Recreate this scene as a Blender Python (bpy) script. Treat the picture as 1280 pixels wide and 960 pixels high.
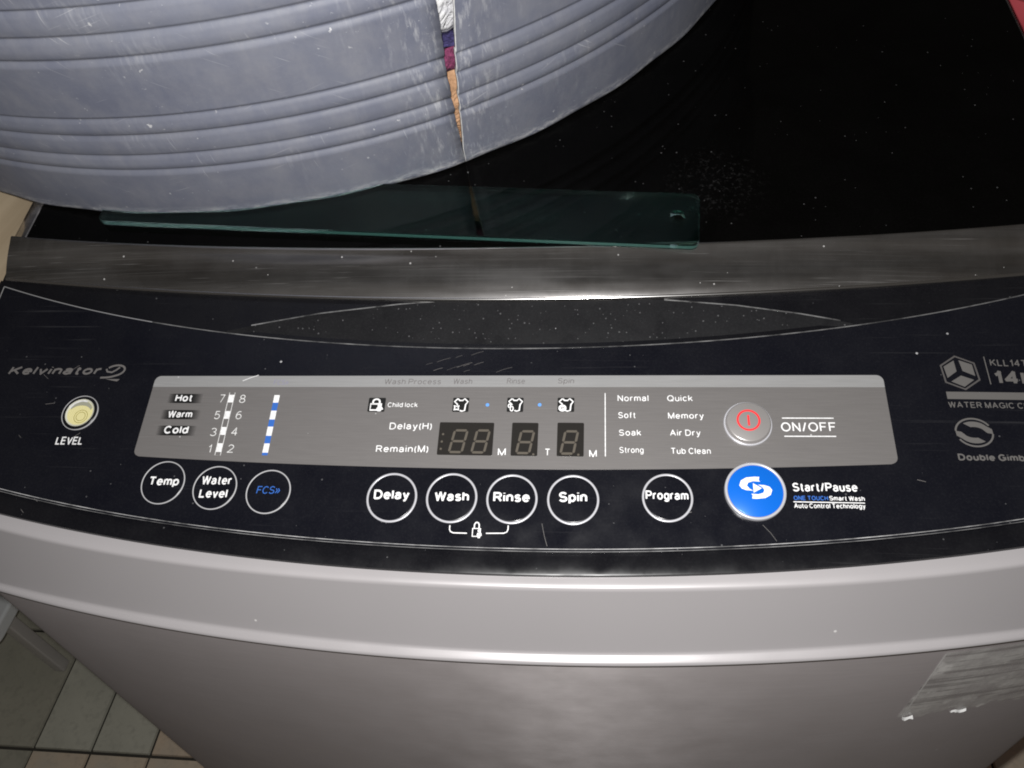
import bpy, bmesh, math, random
from mathutils import Vector, Matrix
random.seed(7)
SC = bpy.context.scene
COL = SC.collection
for o in list(bpy.data.objects):
    bpy.data.objects.remove(o)

# ------------------------------------------------------------------ camera
cam_d = bpy.data.cameras.new('camera')
cam_d.sensor_width = 36.0
cam_d.lens = 36.0 * 961.0 / 1280.0
cam_d.clip_start = 0.01
cam_d.clip_end = 50.0
cam = bpy.data.objects.new('camera', cam_d)
COL.objects.link(cam)
right = Vector((0.9941, 0.0773, -0.0761)); down = Vector((0.0053, -0.7355, -0.6775)); fwd = Vector((-0.1083, 0.6731, -0.7316))
fwd.normalize(); right = (right - fwd * right.dot(fwd)).normalized(); down = fwd.cross(right)
CAM = Vector((0.0525, -0.2650, 1.2698))
m = Matrix.Identity(4)
for i in range(3):
    m[i][0] = right[i]; m[i][1] = -down[i]; m[i][2] = -fwd[i]; m[i][3] = CAM[i]
cam.matrix_world = m
SC.camera = cam

# ------------------------------------------------------------------ light: dim room and the phone's flash
w = bpy.data.worlds.new('World'); SC.world = w; w.use_nodes = True
bg = w.node_tree.nodes['Background']
bg.inputs[0].default_value = (1.0, 0.90, 0.80, 1); bg.inputs[1].default_value = 0.042
fl = bpy.data.lights.new('flash', 'SPOT')
fl.energy = 13.0; fl.shadow_soft_size = 0.004; fl.spot_size = math.radians(168); fl.spot_blend = 0.7
fl.color = (1.0, 0.985, 0.97)
flo = bpy.data.objects.new('flash', fl); COL.objects.link(flo)
flm = m.copy()
fp = CAM - right * 0.013 - down * 0.010
for i in range(3): flm[i][3] = fp[i]
flo.matrix_world = flm

SC.render.engine = 'CYCLES'
SC.cycles.filter_width = 1.9          # the phone's slightly soft picture
SC.view_settings.view_transform = 'Standard'
SC.view_settings.look = 'None'
SC.view_settings.exposure = 0.0
SC.view_settings.gamma = 1.0
SC.view_settings.use_curve_mapping = False

# ------------------------------------------------------------------ materials
def nn(nt, typ, **kw):
    n = nt.nodes.new(typ)
    for k, v in kw.items():
        if k.startswith('i_'): n.inputs[k[2:].replace('_', ' ')].default_value = v
        else: setattr(n, k, v)
    return n
def math_n(nt, op, a, b=None, clamp=False):
    n = nt.nodes.new('ShaderNodeMath'); n.operation = op; n.use_clamp = clamp
    for i, v in enumerate((a, b)):
        if v is None: continue
        if isinstance(v, (int, float)): n.inputs[i].default_value = v
        else: nt.links.new(v, n.inputs[i])
    return n.outputs[0]
def ramp(nt, fac, lo, hi, a=0.0, b=1.0):
    n = nt.nodes.new('ShaderNodeMapRange'); n.clamp = True
    nt.links.new(fac, n.inputs['Value'])
    n.inputs['From Min'].default_value = lo; n.inputs['From Max'].default_value = hi
    n.inputs['To Min'].default_value = a; n.inputs['To Max'].default_value = b
    return n.outputs[0]
def coords(nt, scale=(1, 1, 1), rot=(0, 0, 0), loc=(0, 0, 0)):
    tc = nt.nodes.new('ShaderNodeTexCoord'); mp = nt.nodes.new('ShaderNodeMapping')
    mp.inputs['Scale'].default_value = scale; mp.inputs['Rotation'].default_value = rot; mp.inputs['Location'].default_value = loc
    nt.links.new(tc.outputs['Object'], mp.inputs['Vector'])
    return mp.outputs[0]
def noise(nt, scale, detail=3.0, rough=0.55, vec=None, dist=0.0):
    n = nt.nodes.new('ShaderNodeTexNoise')
    n.inputs['Scale'].default_value = scale; n.inputs['Detail'].default_value = detail
    n.inputs['Roughness'].default_value = rough; n.inputs['Distortion'].default_value = dist
    nt.links.new(vec if vec is not None else coords(nt), n.inputs['Vector'])
    return n.outputs['Fac']
def specks(nt, scale, keep, radius):
    """small round specks scattered sparsely: 0..1"""
    v = nt.nodes.new('ShaderNodeTexVoronoi'); v.inputs['Scale'].default_value = scale
    nt.links.new(coords(nt), v.inputs['Vector'])
    sep = nt.nodes.new('ShaderNodeSeparateColor'); nt.links.new(v.outputs['Color'], sep.inputs[0])
    k = math_n(nt, 'GREATER_THAN', sep.outputs[0], keep)
    r = math_n(nt, 'MULTIPLY', sep.outputs[1], radius)
    d = math_n(nt, 'LESS_THAN', v.outputs['Distance'], r)
    return math_n(nt, 'MULTIPLY', k, d)
def mixc(nt, fac, a, b):
    n = nt.nodes.new('ShaderNodeMix'); n.data_type = 'RGBA'
    if isinstance(fac, (int, float)): n.inputs[0].default_value = fac
    else: nt.links.new(fac, n.inputs[0])
    for i, v in ((6, a), (7, b)):
        if isinstance(v, tuple): n.inputs[i].default_value = (*v[:3], 1)
        else: nt.links.new(v, n.inputs[i])
    return n.outputs[2]
def new_mat(name):
    mt = bpy.data.materials.new(name); mt.use_nodes = True
    nt = mt.node_tree; p = nt.nodes['Principled BSDF']
    return mt, nt, p
def setp(nt, p, **kw):
    names = dict(base='Base Color', rough='Roughness', metal='Metallic', ior='IOR', trans='Transmission Weight',
                 alpha='Alpha', coat='Coat Weight', coatr='Coat Roughness', normal='Normal', spec='Specular IOR Level', sheen='Sheen Weight')
    for k, v in kw.items():
        s = p.inputs[names[k]]
        if isinstance(v, tuple): s.default_value = (*v[:3], 1)
        elif isinstance(v, (int, float)): s.default_value = v
        else: nt.links.new(v, s)
def bump(nt, p, h, strength=0.3, dist=0.001):
    b = nt.nodes.new('ShaderNodeBump'); b.inputs['Strength'].default_value = strength; b.inputs['Distance'].default_value = dist
    nt.links.new(h, b.inputs['Height']); nt.links.new(b.outputs[0], p.inputs['Normal'])
def scratches(nt, rot, sx=12.0, sy=700.0, lo=0.66, hi=0.72, patch=14.0, plo=0.52, phi=0.7):
    n1 = noise(nt, 1.0, 2.0, 0.5, coords(nt, (sx, sy, sx), rot))
    return math_n(nt, 'MULTIPLY', ramp(nt, n1, lo, hi), ramp(nt, noise(nt, patch, 2.0), plo, phi))

def plain(name, base, rough=0.5, metal=0.0, **kw):
    mt, nt, p = new_mat(name); setp(nt, p, base=base, rough=rough, metal=metal, **kw); return mt

def black_gloss(name, base, rough, dusty=0.02, speck_keep=0.93, speck_r=0.16, sc=True, spec=0.5, fine_keep=0.95, fine_w=0.10):
    mt, nt, p = new_mat(name)
    dust = math_n(nt, 'MULTIPLY', ramp(nt, noise(nt, 22, 6, 0.65), 0.35, 0.8), dusty * 2)
    fine = math_n(nt, 'MULTIPLY', ramp(nt, noise(nt, 900, 3, 0.75), 0.48, 0.75), dusty * 2.4)
    sp = math_n(nt, 'MULTIPLY', specks(nt, 170, speck_keep, speck_r), ramp(nt, noise(nt, 55, 2), 0.35, 0.65, 0.15, 1.0))
    sp2 = specks(nt, 420, fine_keep, 0.22)
    tot = math_n(nt, 'ADD', math_n(nt, 'ADD', dust, fine), math_n(nt, 'ADD', math_n(nt, 'MULTIPLY', sp, 0.30 if name.startswith('lid') else 0.7), math_n(nt, 'MULTIPLY', sp2, fine_w)), True)
    if name.startswith('lid'):               # dusty smudge beside the glass strip
        tcs = nt.nodes.new('ShaderNodeTexCoord'); vm = nt.nodes.new('ShaderNodeVectorMath'); vm.operation = 'DISTANCE'
        nt.links.new(tcs.outputs['Object'], vm.inputs[0]); vm.inputs[1].default_value = (0.125, 0.150, 1.002)
        sm = math_n(nt, 'MULTIPLY', ramp(nt, vm.outputs['Value'], 0.034, 0.0), ramp(nt, noise(nt, 330, 5, 0.75), 0.54, 0.74))
        tot = math_n(nt, 'ADD', tot, math_n(nt, 'MULTIPLY', sm, 0.06), True)
    if sc:
        s = math_n(nt, 'ADD', scratches(nt, (0, 0, 0.5)), scratches(nt, (0, 0, -0.35), 9, 520, 0.68, 0.74, 9.0))
        tot = math_n(nt, 'ADD', tot, math_n(nt, 'MULTIPLY', s, 0.03), True)
    setp(nt, p, base=mixc(nt, tot, base, (0.62, 0.62, 0.63)), rough=ramp(nt, noise(nt, 60, 4), 0.3, 0.7, rough * 0.7, rough * 1.5), spec=spec)
    return mt

M = {}
M['panel'] = black_gloss('panel_black', (0.0042, 0.0045, 0.0075), 0.21, 0.0030, 0.965, 0.12, True, 0.36)
M['rim'] = black_gloss('rim_black', (0.0045, 0.0045, 0.0060), 0.26, 0.0025, 0.975, 0.12, True, 0.36)
M['dusty'] = black_gloss('recess_dusty', (0.006, 0.006, 0.007), 0.5, 0.0045, 0.955, 0.11, False, 0.10, 0.35, 0.10)
M['lid'] = black_gloss('lid_glass_black', (0.0012, 0.0011, 0.0010), 0.07, 0.0008, 0.965, 0.11, False, 0.06)

def silver(name, base, rough, metal, brushed=0.0):
    mt, nt, p = new_mat(name)
    n = noise(nt, 1.0, 3.0, 0.6, coords(nt, (40, 40, 1600)))
    bl = noise(nt, 3.2, 3.0, 0.5)
    f = math_n(nt, 'ADD', ramp(nt, n, 0.3, 0.7, -0.5 * brushed, 0.5 * brushed), ramp(nt, bl, 0.3, 0.7, 0.36, 0.64))
    c = mixc(nt, f, tuple(b * 0.84 for b in base), tuple(min(1, b * 1.14) for b in base))
    s = math_n(nt, 'MULTIPLY', scratches(nt, (0.3, 0.9, 0.2), 9, 500, 0.73, 0.78, 7, 0.6, 0.72), 0.35)
    c = mixc(nt, math_n(nt, 'ADD', s, math_n(nt, 'MULTIPLY', specks(nt, 70, 0.955, 0.08), 0.6), True), c, (0.85, 0.84, 0.82))
    if brushed:                              # brushed sheet: soft smudges, and a sheen drawn out across the grain
        sm = math_n(nt, 'MULTIPLY', ramp(nt, noise(nt, 5, 5, 0.6, None, 0.8), 0.48, 0.72), 0.16)
        c = mixc(nt, sm, c, tuple(b * 0.55 for b in base))
        tg = nt.nodes.new('ShaderNodeTangent'); tg.direction_type = 'RADIAL'; tg.axis = 'Z'
        nt.links.new(tg.outputs[0], p.inputs['Tangent'])
        p.inputs['Anisotropic'].default_value = 0.9; p.inputs['Anisotropic Rotation'].default_value = 0.25
    setp(nt, p, base=c, rough=ramp(nt, noise(nt, 30, 4), 0.3, 0.7, rough * 0.85, rough * 1.15), metal=metal)
    return mt
M['cover'] = silver('silver_plastic', (0.352, 0.336, 0.342), 0.36, 0.10)
M['steel'] = silver('painted_steel', (0.42, 0.386, 0.386), 0.52, 0.16, 0.34)
M['edge'] = plain('corner_highlight', (0.55, 0.55, 0.56), 0.3, 0.6)

def chrome():
    mt, nt, p = new_mat('worn_chrome')
    s = math_n(nt, 'ADD', scratches(nt, (0, 0, 0.16), 16, 1500, 0.66, 0.80, 13, 0.46, 0.66), scratches(nt, (0, 0, -0.28), 22, 1200, 0.67, 0.80, 17, 0.48, 0.66), True)
    s = math_n(nt, 'ADD', s, math_n(nt, 'MULTIPLY', scratches(nt, (0, 0, 0.03), 9, 2200, 0.58, 0.80, 6, 0.40, 0.7), 0.6), True)
    stain = math_n(nt, 'MULTIPLY', ramp(nt, noise(nt, 1.0, 4, 0.6, coords(nt, (170, 22, 22))), 0.5, 0.8), ramp(nt, noise(nt, 8, 2), 0.48, 0.7))
    s = math_n(nt, 'ADD', s, math_n(nt, 'MULTIPLY', stain, 0.07), True)
    d = ramp(nt, noise(nt, 26, 6, 0.65), 0.35, 0.75, 0.008, 0.03)
    smear = ramp(nt, noise(nt, 1.0, 3, 0.6, coords(nt, (5, 60, 60))), 0.45, 0.8, 0.0, 0.035)
    sp = specks(nt, 260, 0.90, 0.17)
    tot = math_n(nt, 'ADD', math_n(nt, 'ADD', d, smear), math_n(nt, 'ADD', math_n(nt, 'MULTIPLY', s, 0.22), math_n(nt, 'MULTIPLY', sp, 0.5)), True)
    reflect_bands = ramp(nt, noise(nt, 1.0, 4, 0.6, coords(nt, (1.3, 62, 50))), 0.36, 0.62)  # base colour streaked to stand in for banded reflections
    setp(nt, p, base=mixc(nt, reflect_bands, (0.20, 0.19, 0.18), (0.64, 0.605, 0.575)), metal=1.0, rough=ramp(nt, noise(nt, 300, 4), 0.3, 0.7, 0.10, 0.125))
    df = nt.nodes.new('ShaderNodeBsdfDiffuse'); df.inputs[0].default_value = (0.62, 0.61, 0.60, 1)
    g2 = nt.nodes.new('ShaderNodeBsdfGlossy'); g2.inputs['Color'].default_value = (0.5, 0.49, 0.49, 1); g2.inputs['Roughness'].default_value = 0.34
    m0 = nt.nodes.new('ShaderNodeMixShader')
    nt.links.new(ramp(nt, noise(nt, 1.0, 3, 0.6, coords(nt, (9, 40, 40))), 0.35, 0.7, 0.03, 0.24), m0.inputs[0])
    nt.links.new(p.outputs[0], m0.inputs[1]); nt.links.new(g2.outputs[0], m0.inputs[2])
    mx = nt.nodes.new('ShaderNodeMixShader')
    nt.links.new(tot, mx.inputs[0]); nt.links.new(m0.outputs[0], mx.inputs[1]); nt.links.new(df.outputs[0], mx.inputs[2])
    nt.links.new(mx.outputs[0], nt.nodes['Material Output'].inputs[0])
    return mt
M['chrome'] = chrome()

def display_grey(name, base, dark):
    mt, nt, p = new_mat(name)
    b = noise(nt, 1.0, 2, 0.5, coords(nt, (60, 1800, 60)))
    c = mixc(nt, ramp(nt, b, 0.3, 0.7), tuple(x * 0.94 for x in base), tuple(x * 1.05 for x in base))
    d = specks(nt, 190, 0.95, 0.12)
    s = scratches(nt, (0, 0, 0.4), 11, 640, 0.68, 0.74, 10, 0.5, 0.66)
    c = mixc(nt, math_n(nt, 'ADD', math_n(nt, 'MULTIPLY', d, 0.6), math_n(nt, 'MULTIPLY', s, 0.25), True), c, (0.8, 0.8, 0.8))
    setp(nt, p, base=c, rough=0.38, metal=0.25)
    return mt
M['display'] = display_grey('display_grey', (0.178, 0.169, 0.165), 0)
M['stripe'] = display_grey('stripe_light_grey', (0.325, 0.325, 0.325), 0)
def worn_print(name, a, b, fine=True):
    mt, nt, p = new_mat(name)
    f = ramp(nt, noise(nt, 70, 5, 0.6), 0.36, 0.66) if not fine else math_n(nt, 'MULTIPLY', ramp(nt, noise(nt, 700, 3, 0.7), 0.40, 0.58), ramp(nt, noise(nt, 45, 4, 0.6), 0.25, 0.55, 0.55, 1.0))
    setp(nt, p, base=mixc(nt, f, a, b), rough=0.45); return mt
M['white'] = worn_print('print_white', (0.68, 0.68, 0.68), (0.86, 0.86, 0.86))
M['whitethin'] = worn_print('print_offwhite', (0.55, 0.55, 0.54), (0.70, 0.70, 0.69))
M['greyprint'] = plain('print_grey', (0.13, 0.12, 0.12), 0.5)
M['dim'] = plain('print_silver_grey', (0.12, 0.115, 0.11), 0.4)
M['brand'] = plain('print_dark_silver', (0.14, 0.132, 0.128), 0.4)
M['lilac'] = plain('print_lilac', (0.24, 0.23, 0.33), 0.5)
M['blueprint'] = plain('print_blue', (0.035, 0.13, 0.46), 0.4)
M['bluedark'] = plain('print_dark_blue', (0.02, 0.07, 0.26), 0.4)
M['bluelight'] = plain('print_light_blue', (0.12, 0.33, 0.80), 0.4)
M['blackprint'] = plain('print_black', (0.012, 0.012, 0.012), 0.35)
M['fadeblack'] = plain('print_soft_black', (0.07, 0.066, 0.063), 0.4)
M['window'] = plain('smoked_window', (0.020, 0.0185, 0.017), 0.2)
M['segment'] = plain('unlit_segment', (0.090, 0.078, 0.062), 0.4)
M['ring'] = plain('button_ring_silver', (0.50, 0.50, 0.53), 0.32, 0.25)
M['thinring'] = plain('thin_ring_grey', (0.40, 0.40, 0.41), 0.4)
M['red'] = plain('power_red', (0.78, 0.045, 0.05), 0.35)
M['metalbtn'] = plain('satin_metal', (0.45, 0.43, 0.42), 0.28, 0.55)
M['bluebtn'] = plain('button_blue', (0.005, 0.135, 0.62), 0.26, 0.15)

def tub_mat():
    mt, nt, p = new_mat('tub_grey_plastic')
    tc = nt.nodes.new('ShaderNodeTexCoord'); sep = nt.nodes.new('ShaderNodeSeparateXYZ'); nt.links.new(tc.outputs['UV'], sep.inputs[0])
    def uvc(sx, sy, rot=0.0):
        mp = nt.nodes.new('ShaderNodeMapping'); mp.inputs['Rotation'].default_value = (0, 0, rot)
        nt.links.new(tc.outputs['UV'], mp.inputs['Vector'])
        m2 = nt.nodes.new('ShaderNodeMapping'); m2.inputs['Scale'].default_value = (sx, sy, 1); nt.links.new(mp.outputs[0], m2.inputs['Vector'])
        return m2.outputs[0]
    base = mixc(nt, ramp(nt, noise(nt, 1, 6, 0.62, uvc(9, 13)), 0.3, 0.7), (0.118, 0.127, 0.170), (0.174, 0.184, 0.224))
    base = mixc(nt, ramp(nt, noise(nt, 1, 5, 0.7, uvc(60, 34)), 0.42, 0.8, 0.0, 0.50), base, (0.25, 0.25, 0.265))
    def scr(rot, sx, sy, lo, hi, ps, plo, phi):
        return math_n(nt, 'MULTIPLY', ramp(nt, noise(nt, 1, 1.5, 0.5, uvc(sx, sy, rot)), lo, hi), ramp(nt, noise(nt, 1, 2, 0.5, uvc(ps, ps, rot + 1)), plo, phi))
    s1 = scr(0.62, 30, 900, 0.69, 0.76, 16, 0.52, 0.62); s2 = scr(-0.25, 26, 1000, 0.69, 0.76, 19, 0.52, 0.62); s3 = scr(1.4, 45, 800, 0.68, 0.75, 23, 0.53, 0.63)
    rub = math_n(nt, 'MULTIPLY', ramp(nt, noise(nt, 1, 5, 0.65, uvc(230, 38)), 0.52, 0.74), ramp(nt, noise(nt, 1, 2, 0.5, uvc(17, 12)), 0.54, 0.68))
    chips = math_n(nt, 'MULTIPLY', ramp(nt, noise(nt, 1, 3, 0.6, uvc(230, 250)), 0.66, 0.71), ramp(nt, noise(nt, 1, 2, 0.5, uvc(21, 30)), 0.50, 0.62))
    foot = math_n(nt, 'MULTIPLY', ramp(nt, sep.outputs[1], 0.010, 0.0015, 0.0, 1.0), ramp(nt, noise(nt, 1, 5, 0.75, uvc(110, 330)), 0.44, 0.60))
    tot = math_n(nt, 'ADD', math_n(nt, 'MULTIPLY', math_n(nt, 'ADD', s3, math_n(nt, 'ADD', s1, s2), True), 0.30), math_n(nt, 'MULTIPLY', rub, 0.22), True)
    tot = math_n(nt, 'ADD', tot, math_n(nt, 'ADD', math_n(nt, 'MULTIPLY', chips, 0.65), math_n(nt, 'MULTIPLY', foot, 0.7), True), True)
    # whitened plastic close to the split
    near = math_n(nt, 'SUBTRACT', 1.0, ramp(nt, math_n(nt, 'ABSOLUTE', math_n(nt, 'ADD', sep.outputs[0], 0.445)), 0.004, 0.040))
    tot = math_n(nt, 'ADD', tot, math_n(nt, 'MULTIPLY', math_n(nt, 'MULTIPLY', near, 0.5), ramp(nt, noise(nt, 1, 5, 0.7, uvc(260, 60)), 0.52, 0.68)), True)
    setp(nt, p, base=mixc(nt, tot, base, (0.60, 0.60, 0.60)), rough=0.55, spec=0.35)
    bump(nt, p, math_n(nt, 'ADD', noise(nt, 14, 4), math_n(nt, 'MULTIPLY', noise(nt, 300, 3), 0.10)), 0.25, 0.004)
    return mt
M['tub'] = tub_mat()
M['torn'] = plain('whitened_torn_plastic', (0.70, 0.70, 0.69), 0.6)
def cloth(name, a, b, sc=500):
    mt, nt, p = new_mat(name)
    c = mixc(nt, ramp(nt, noise(nt, sc, 3, 0.7), 0.35, 0.65), a, b)
    setp(nt, p, base=c, rough=0.9); bump(nt, p, math_n(nt, 'ADD', noise(nt, sc, 3), math_n(nt, 'MULTIPLY', noise(nt, 90, 3, 0.6, None, 1.5), 3.0)), 0.9, 0.0015); return mt
M['cloth_white'] = cloth('white_cotton', (0.50, 0.50, 0.54), (0.80, 0.80, 0.80), 120)
M['cloth_violet'] = cloth('violet_cotton', (0.02, 0.016, 0.07), (0.06, 0.05, 0.16), 300)
M['cloth_maroon'] = cloth('maroon_cotton', (0.07, 0.010, 0.035), (0.24, 0.045, 0.12), 420)
M['cloth_tan'] = cloth('tan_cotton', (0.34, 0.19, 0.10), (0.56, 0.33, 0.19), 160)

def glass_strip():
    mt, nt, p = new_mat('green_glass')
    setp(nt, p, base=(0.66, 0.90, 0.83), rough=0.02, trans=1.0, ior=1.27)
    df = nt.nodes.new('ShaderNodeBsdfDiffuse'); df.inputs[0].default_value = (0.16, 0.42, 0.37, 1)
    mx = nt.nodes.new('ShaderNodeMixShader')
    film = math_n(nt, 'ADD', ramp(nt, noise(nt, 1.0, 4, 0.6, coords(nt, (14, 60, 14))), 0.4, 0.75, 0.0015, 0.008), math_n(nt, 'MULTIPLY', specks(nt, 220, 0.96, 0.14), 0.4), True)
    nt.links.new(film, mx.inputs[0]); nt.links.new(p.outputs[0], mx.inputs[1]); nt.links.new(df.outputs[0], mx.inputs[2])
    nt.links.new(mx.outputs[0], nt.nodes['Material Output'].inputs[0])
    return mt
M['glass'] = glass_strip()
M['glass_edge'] = plain('ground_glass_edge', (0.08, 0.22, 0.19), 0.35, 0.0, alpha=0.36)

def tile_mat(name, a, b):
    mt, nt, p = new_mat(name)
    c = mixc(nt, ramp(nt, noise(nt, 7, 5, 0.65), 0.3, 0.7), a, b)
    c = mixc(nt, math_n(nt, 'MULTIPLY', ramp(nt, noise(nt, 60, 5, 0.7), 0.5, 0.75), 0.45), c, tuple(x * 0.5 for x in a))
    setp(nt, p, base=c, rough=0.45); bump(nt, p, noise(nt, 90, 4), 0.15, 0.001); return mt
M['tileA'] = tile_mat('tile_greenish_grey', (0.52, 0.52, 0.44), (0.66, 0.65, 0.55))
M['tileB'] = tile_mat('tile_peach', (0.62, 0.58, 0.49), (0.86, 0.66, 0.47))
M['tileC'] = tile_mat('tile_dull_olive', (0.40, 0.39, 0.32), (0.52, 0.50, 0.41))
M['grout'] = tile_mat('dark_grout', (0.045, 0.042, 0.036), (0.07, 0.065, 0.055))
M['wood'] = None
def wood():
    mt, nt, p = new_mat('tan_board')
    g = noise(nt, 1.0, 4, 0.6, coords(nt, (18, 3, 90)))
    c = mixc(nt, ramp(nt, g, 0.3, 0.7), (0.42, 0.33, 0.22), (0.52, 0.42, 0.29))
    setp(nt, p, base=c, rough=0.6); return mt
M['wood'] = wood()
M['stool'] = plain('stool_white_plastic', (0.72, 0.75, 0.76), 0.45)
M['stoolleg'] = plain('stool_leg_grey', (0.52, 0.50, 0.48), 0.45, 0.1)
M['pink'] = plain('pink_plastic', (0.62, 0.10, 0.12), 0.45)
M['pinkrim'] = plain('pale_grey_plastic', (0.42, 0.40, 0.36), 0.5)

# ------------------------------------------------------------------ mesh helpers
def mk(name, verts, faces, mat, parent=None, smooth=None, mats=None):
    me = bpy.data.meshes.new(name); me.from_pydata([tuple(v) for v in verts], [], faces); me.update()
    for mm in (mats or [mat]): me.materials.append(mm)
    o = bpy.data.objects.new(name, me); COL.objects.link(o)
    if parent: o.parent = parent
    if smooth is not None:
        me.shade_smooth() if smooth >= 180 else me.set_sharp_from_angle(angle=math.radians(smooth)) or me.shade_smooth()
        if smooth < 180:
            me.set_sharp_from_angle(angle=math.radians(smooth))
    return o
def from_bm(name, bm, mat, parent=None, smooth=None):
    me = bpy.data.meshes.new(name); bm.normal_update(); bm.to_mesh(me); bm.free(); me.materials.append(mat)
    o = bpy.data.objects.new(name, me); COL.objects.link(o)
    if parent: o.parent = parent
    if smooth is not None:
        me.shade_smooth(); me.set_sharp_from_angle(angle=math.radians(smooth))
    return o
def bevel(o, wd, seg=3, ang=30):
    b = o.modifiers.new('bevel', 'BEVEL'); b.width = wd; b.segments = seg; b.limit_method = 'ANGLE'; b.angle_limit = math.radians(ang)
    b.use_clamp_overlap = True
    return o
def tag(o, label, cat, group=None):
    o['label'] = label; o['category'] = cat
    if group: o['group'] = group
    return o
def empty(name, loc=(0, 0, 0)):
    o = bpy.data.objects.new(name, None); COL.objects.link(o); o.location = loc; o.empty_display_size = 0.05; return o

# profile curves of the machine's bowed front: y(x), z(x) even quartics
CUR = {'B0': ((-0.0677, 0.2792, 0.5244), None), 'C0': ((0.0442, 0.3505, 0.6076), None),
       'B1': ((-0.0783, 0.2918, 0.3357), (0.9258, 0.0858, 0.0667)),
       'B2': ((-0.0835, 0.2278, 0.9024), (0.9243, 0.0675, 0.2292)),
       'B3': ((-0.0977, 0.2560, 0.4751), (0.8808, 0.1544, -1.086)),
       'B4': ((-0.1027, 0.2592, 0.7002), (0.8797, 0.1551, -1.0382)),
       'D0': ((0.0738, 0.1657, -0.0139), (0.9754, 0.0476, -0.0040)),
       'D1': ((0.0997, 0.1151, 0.2252), (0.9916, 0.0159, 0.1454))}
SL = math.radians(16.03); CA, SA = math.cos(SL), math.sin(SL); Z0 = 0.95
def ev(c, x): return c[0] + c[1] * x * x + c[2] * x ** 4
def crv(k, dy=0.0, dz=0.0):
    cy, cz = CUR[k]
    def f(x):
        y = ev(cy, x)
        z = ev(cz, x) if cz else Z0 + math.tan(SL) * y
        return (x, y + dy, z + dz)
    return f
def mixcrv(a, b, t, dy=0, dz=0):
    def f(x):
        p, q = a(x), b(x)
        return (x, p[1] * (1 - t) + q[1] * t + dy, p[2] * (1 - t) + q[2] * t + dz)
    return f
def loft(name, curves, W, mat, parent, n=80, smooth=35, xs=None):
    xs = xs or [-W + 2 * W * i / n for i in range(n + 1)]
    V = []; F = []
    for c in curves:
        V += [c(x) for x in xs]
    k = len(xs)
    for j in range(len(curves) - 1):
        for i in range(k - 1):
            F.append((j * k + i, (j + 1) * k + i, (j + 1) * k + i + 1, j * k + i + 1))
    return mk(name, V, F, mat, parent, smooth)
# panel frame: u to the right, v up the slope, h out of the panel
def PT(u, v, h=0.0):
    return Vector((u, v * CA - h * SA, Z0 + v * SA + h * CA))
def panel_poly(name, pts, h0, h1, mat, parent, bev=0, seg=2):
    """prism over a closed outline (u,v) on the panel, from height h0 to h1"""
    n = len(pts)
    area = sum(pts[i][0] * pts[(i + 1) % n][1] - pts[(i + 1) % n][0] * pts[i][1] for i in range(n))
    if area < 0: pts = pts[::-1]
    V = [PT(u, v, h1) for u, v in pts] + [PT(u, v, h0) for u, v in pts]
    F = [tuple(range(n)), tuple(range(2 * n - 1, n - 1, -1))] + [(n + i, n + (i + 1) % n, (i + 1) % n, i) for i in range(n)]
    o = mk(name, V, F, mat, parent)
    if bev: bevel(o, bev, seg, 40); o.data.shade_smooth(); o.data.set_sharp_from_angle(angle=math.radians(40))
    return o
def rrect(u0, v0, u1, v1, r, n=4, shear=0.0):
    out = []
    for cx, cy, a0 in ((u1 - r, v1 - r, 0), (u0 + r, v1 - r, 90), (u0 + r, v0 + r, 180), (u1 - r, v0 + r, 270)):
        for i in range(n + 1):
            a = math.radians(a0 + 90 * i / n)
            out.append((cx + r * math.cos(a), cy + r * math.sin(a)))
    return [(u + shear * (v - v0), v) for u, v in out]
def circ(u, v, r, n=48, ry=None):
    ry = ry or r
    return [(u + r * math.cos(2 * math.pi * i / n), v + ry * math.sin(2 * math.pi * i / n)) for i in range(n)]
def stroke(name, lines, wd, h, mat, parent, th=0.00006):
    """ink strokes: list of polylines (u,v[,closed]) as thin flat ribbons joined in one print"""
    V = []; F = []
    for pts, closed in lines:
        n = len(pts); base = len(V)
        for i in range(n):
            if closed: a, b = pts[i - 1], pts[(i + 1) % n]
            else: a, b = pts[max(i - 1, 0)], pts[min(i + 1, n - 1)]
            dx, dy = b[0] - a[0], b[1] - a[1]; L = math.hypot(dx, dy) or 1
            nx, ny = -dy / L * wd / 2, dx / L * wd / 2
            x, y = pts[i]
            V += [PT(x + nx, y + ny, h), PT(x - nx, y - ny, h)]
        for i in range(n if closed else n - 1):
            j = (i + 1) % n
            F.append((base + 2 * i, base + 2 * i + 1, base + 2 * j + 1, base + 2 * j))
    return mk(name, V, F, mat, parent)
def shapes(name, polys, h, mat, parent):
    """several flat filled outlines printed as one mark"""
    V = []; F = []
    for pts in polys:
        b = len(V); n = len(pts)
        area = sum(pts[i][0] * pts[(i + 1) % n][1] - pts[(i + 1) % n][0] * pts[i][1] for i in range(n))
        if area < 0: pts = pts[::-1]
        V += [PT(u, v, h) for u, v in pts]; F.append(tuple(range(b, b + n)))
    return mk(name, V, F, mat, parent)
def A_(cx, cy, rx, ry, a0, a1):
    k = max(3, int(abs(a1 - a0) / 22))
    return [(cx + rx * math.cos(math.radians(a0 + (a1 - a0) * i / k)), cy + ry * math.sin(math.radians(a0 + (a1 - a0) * i / k))) for i in range(k + 1)]
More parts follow.
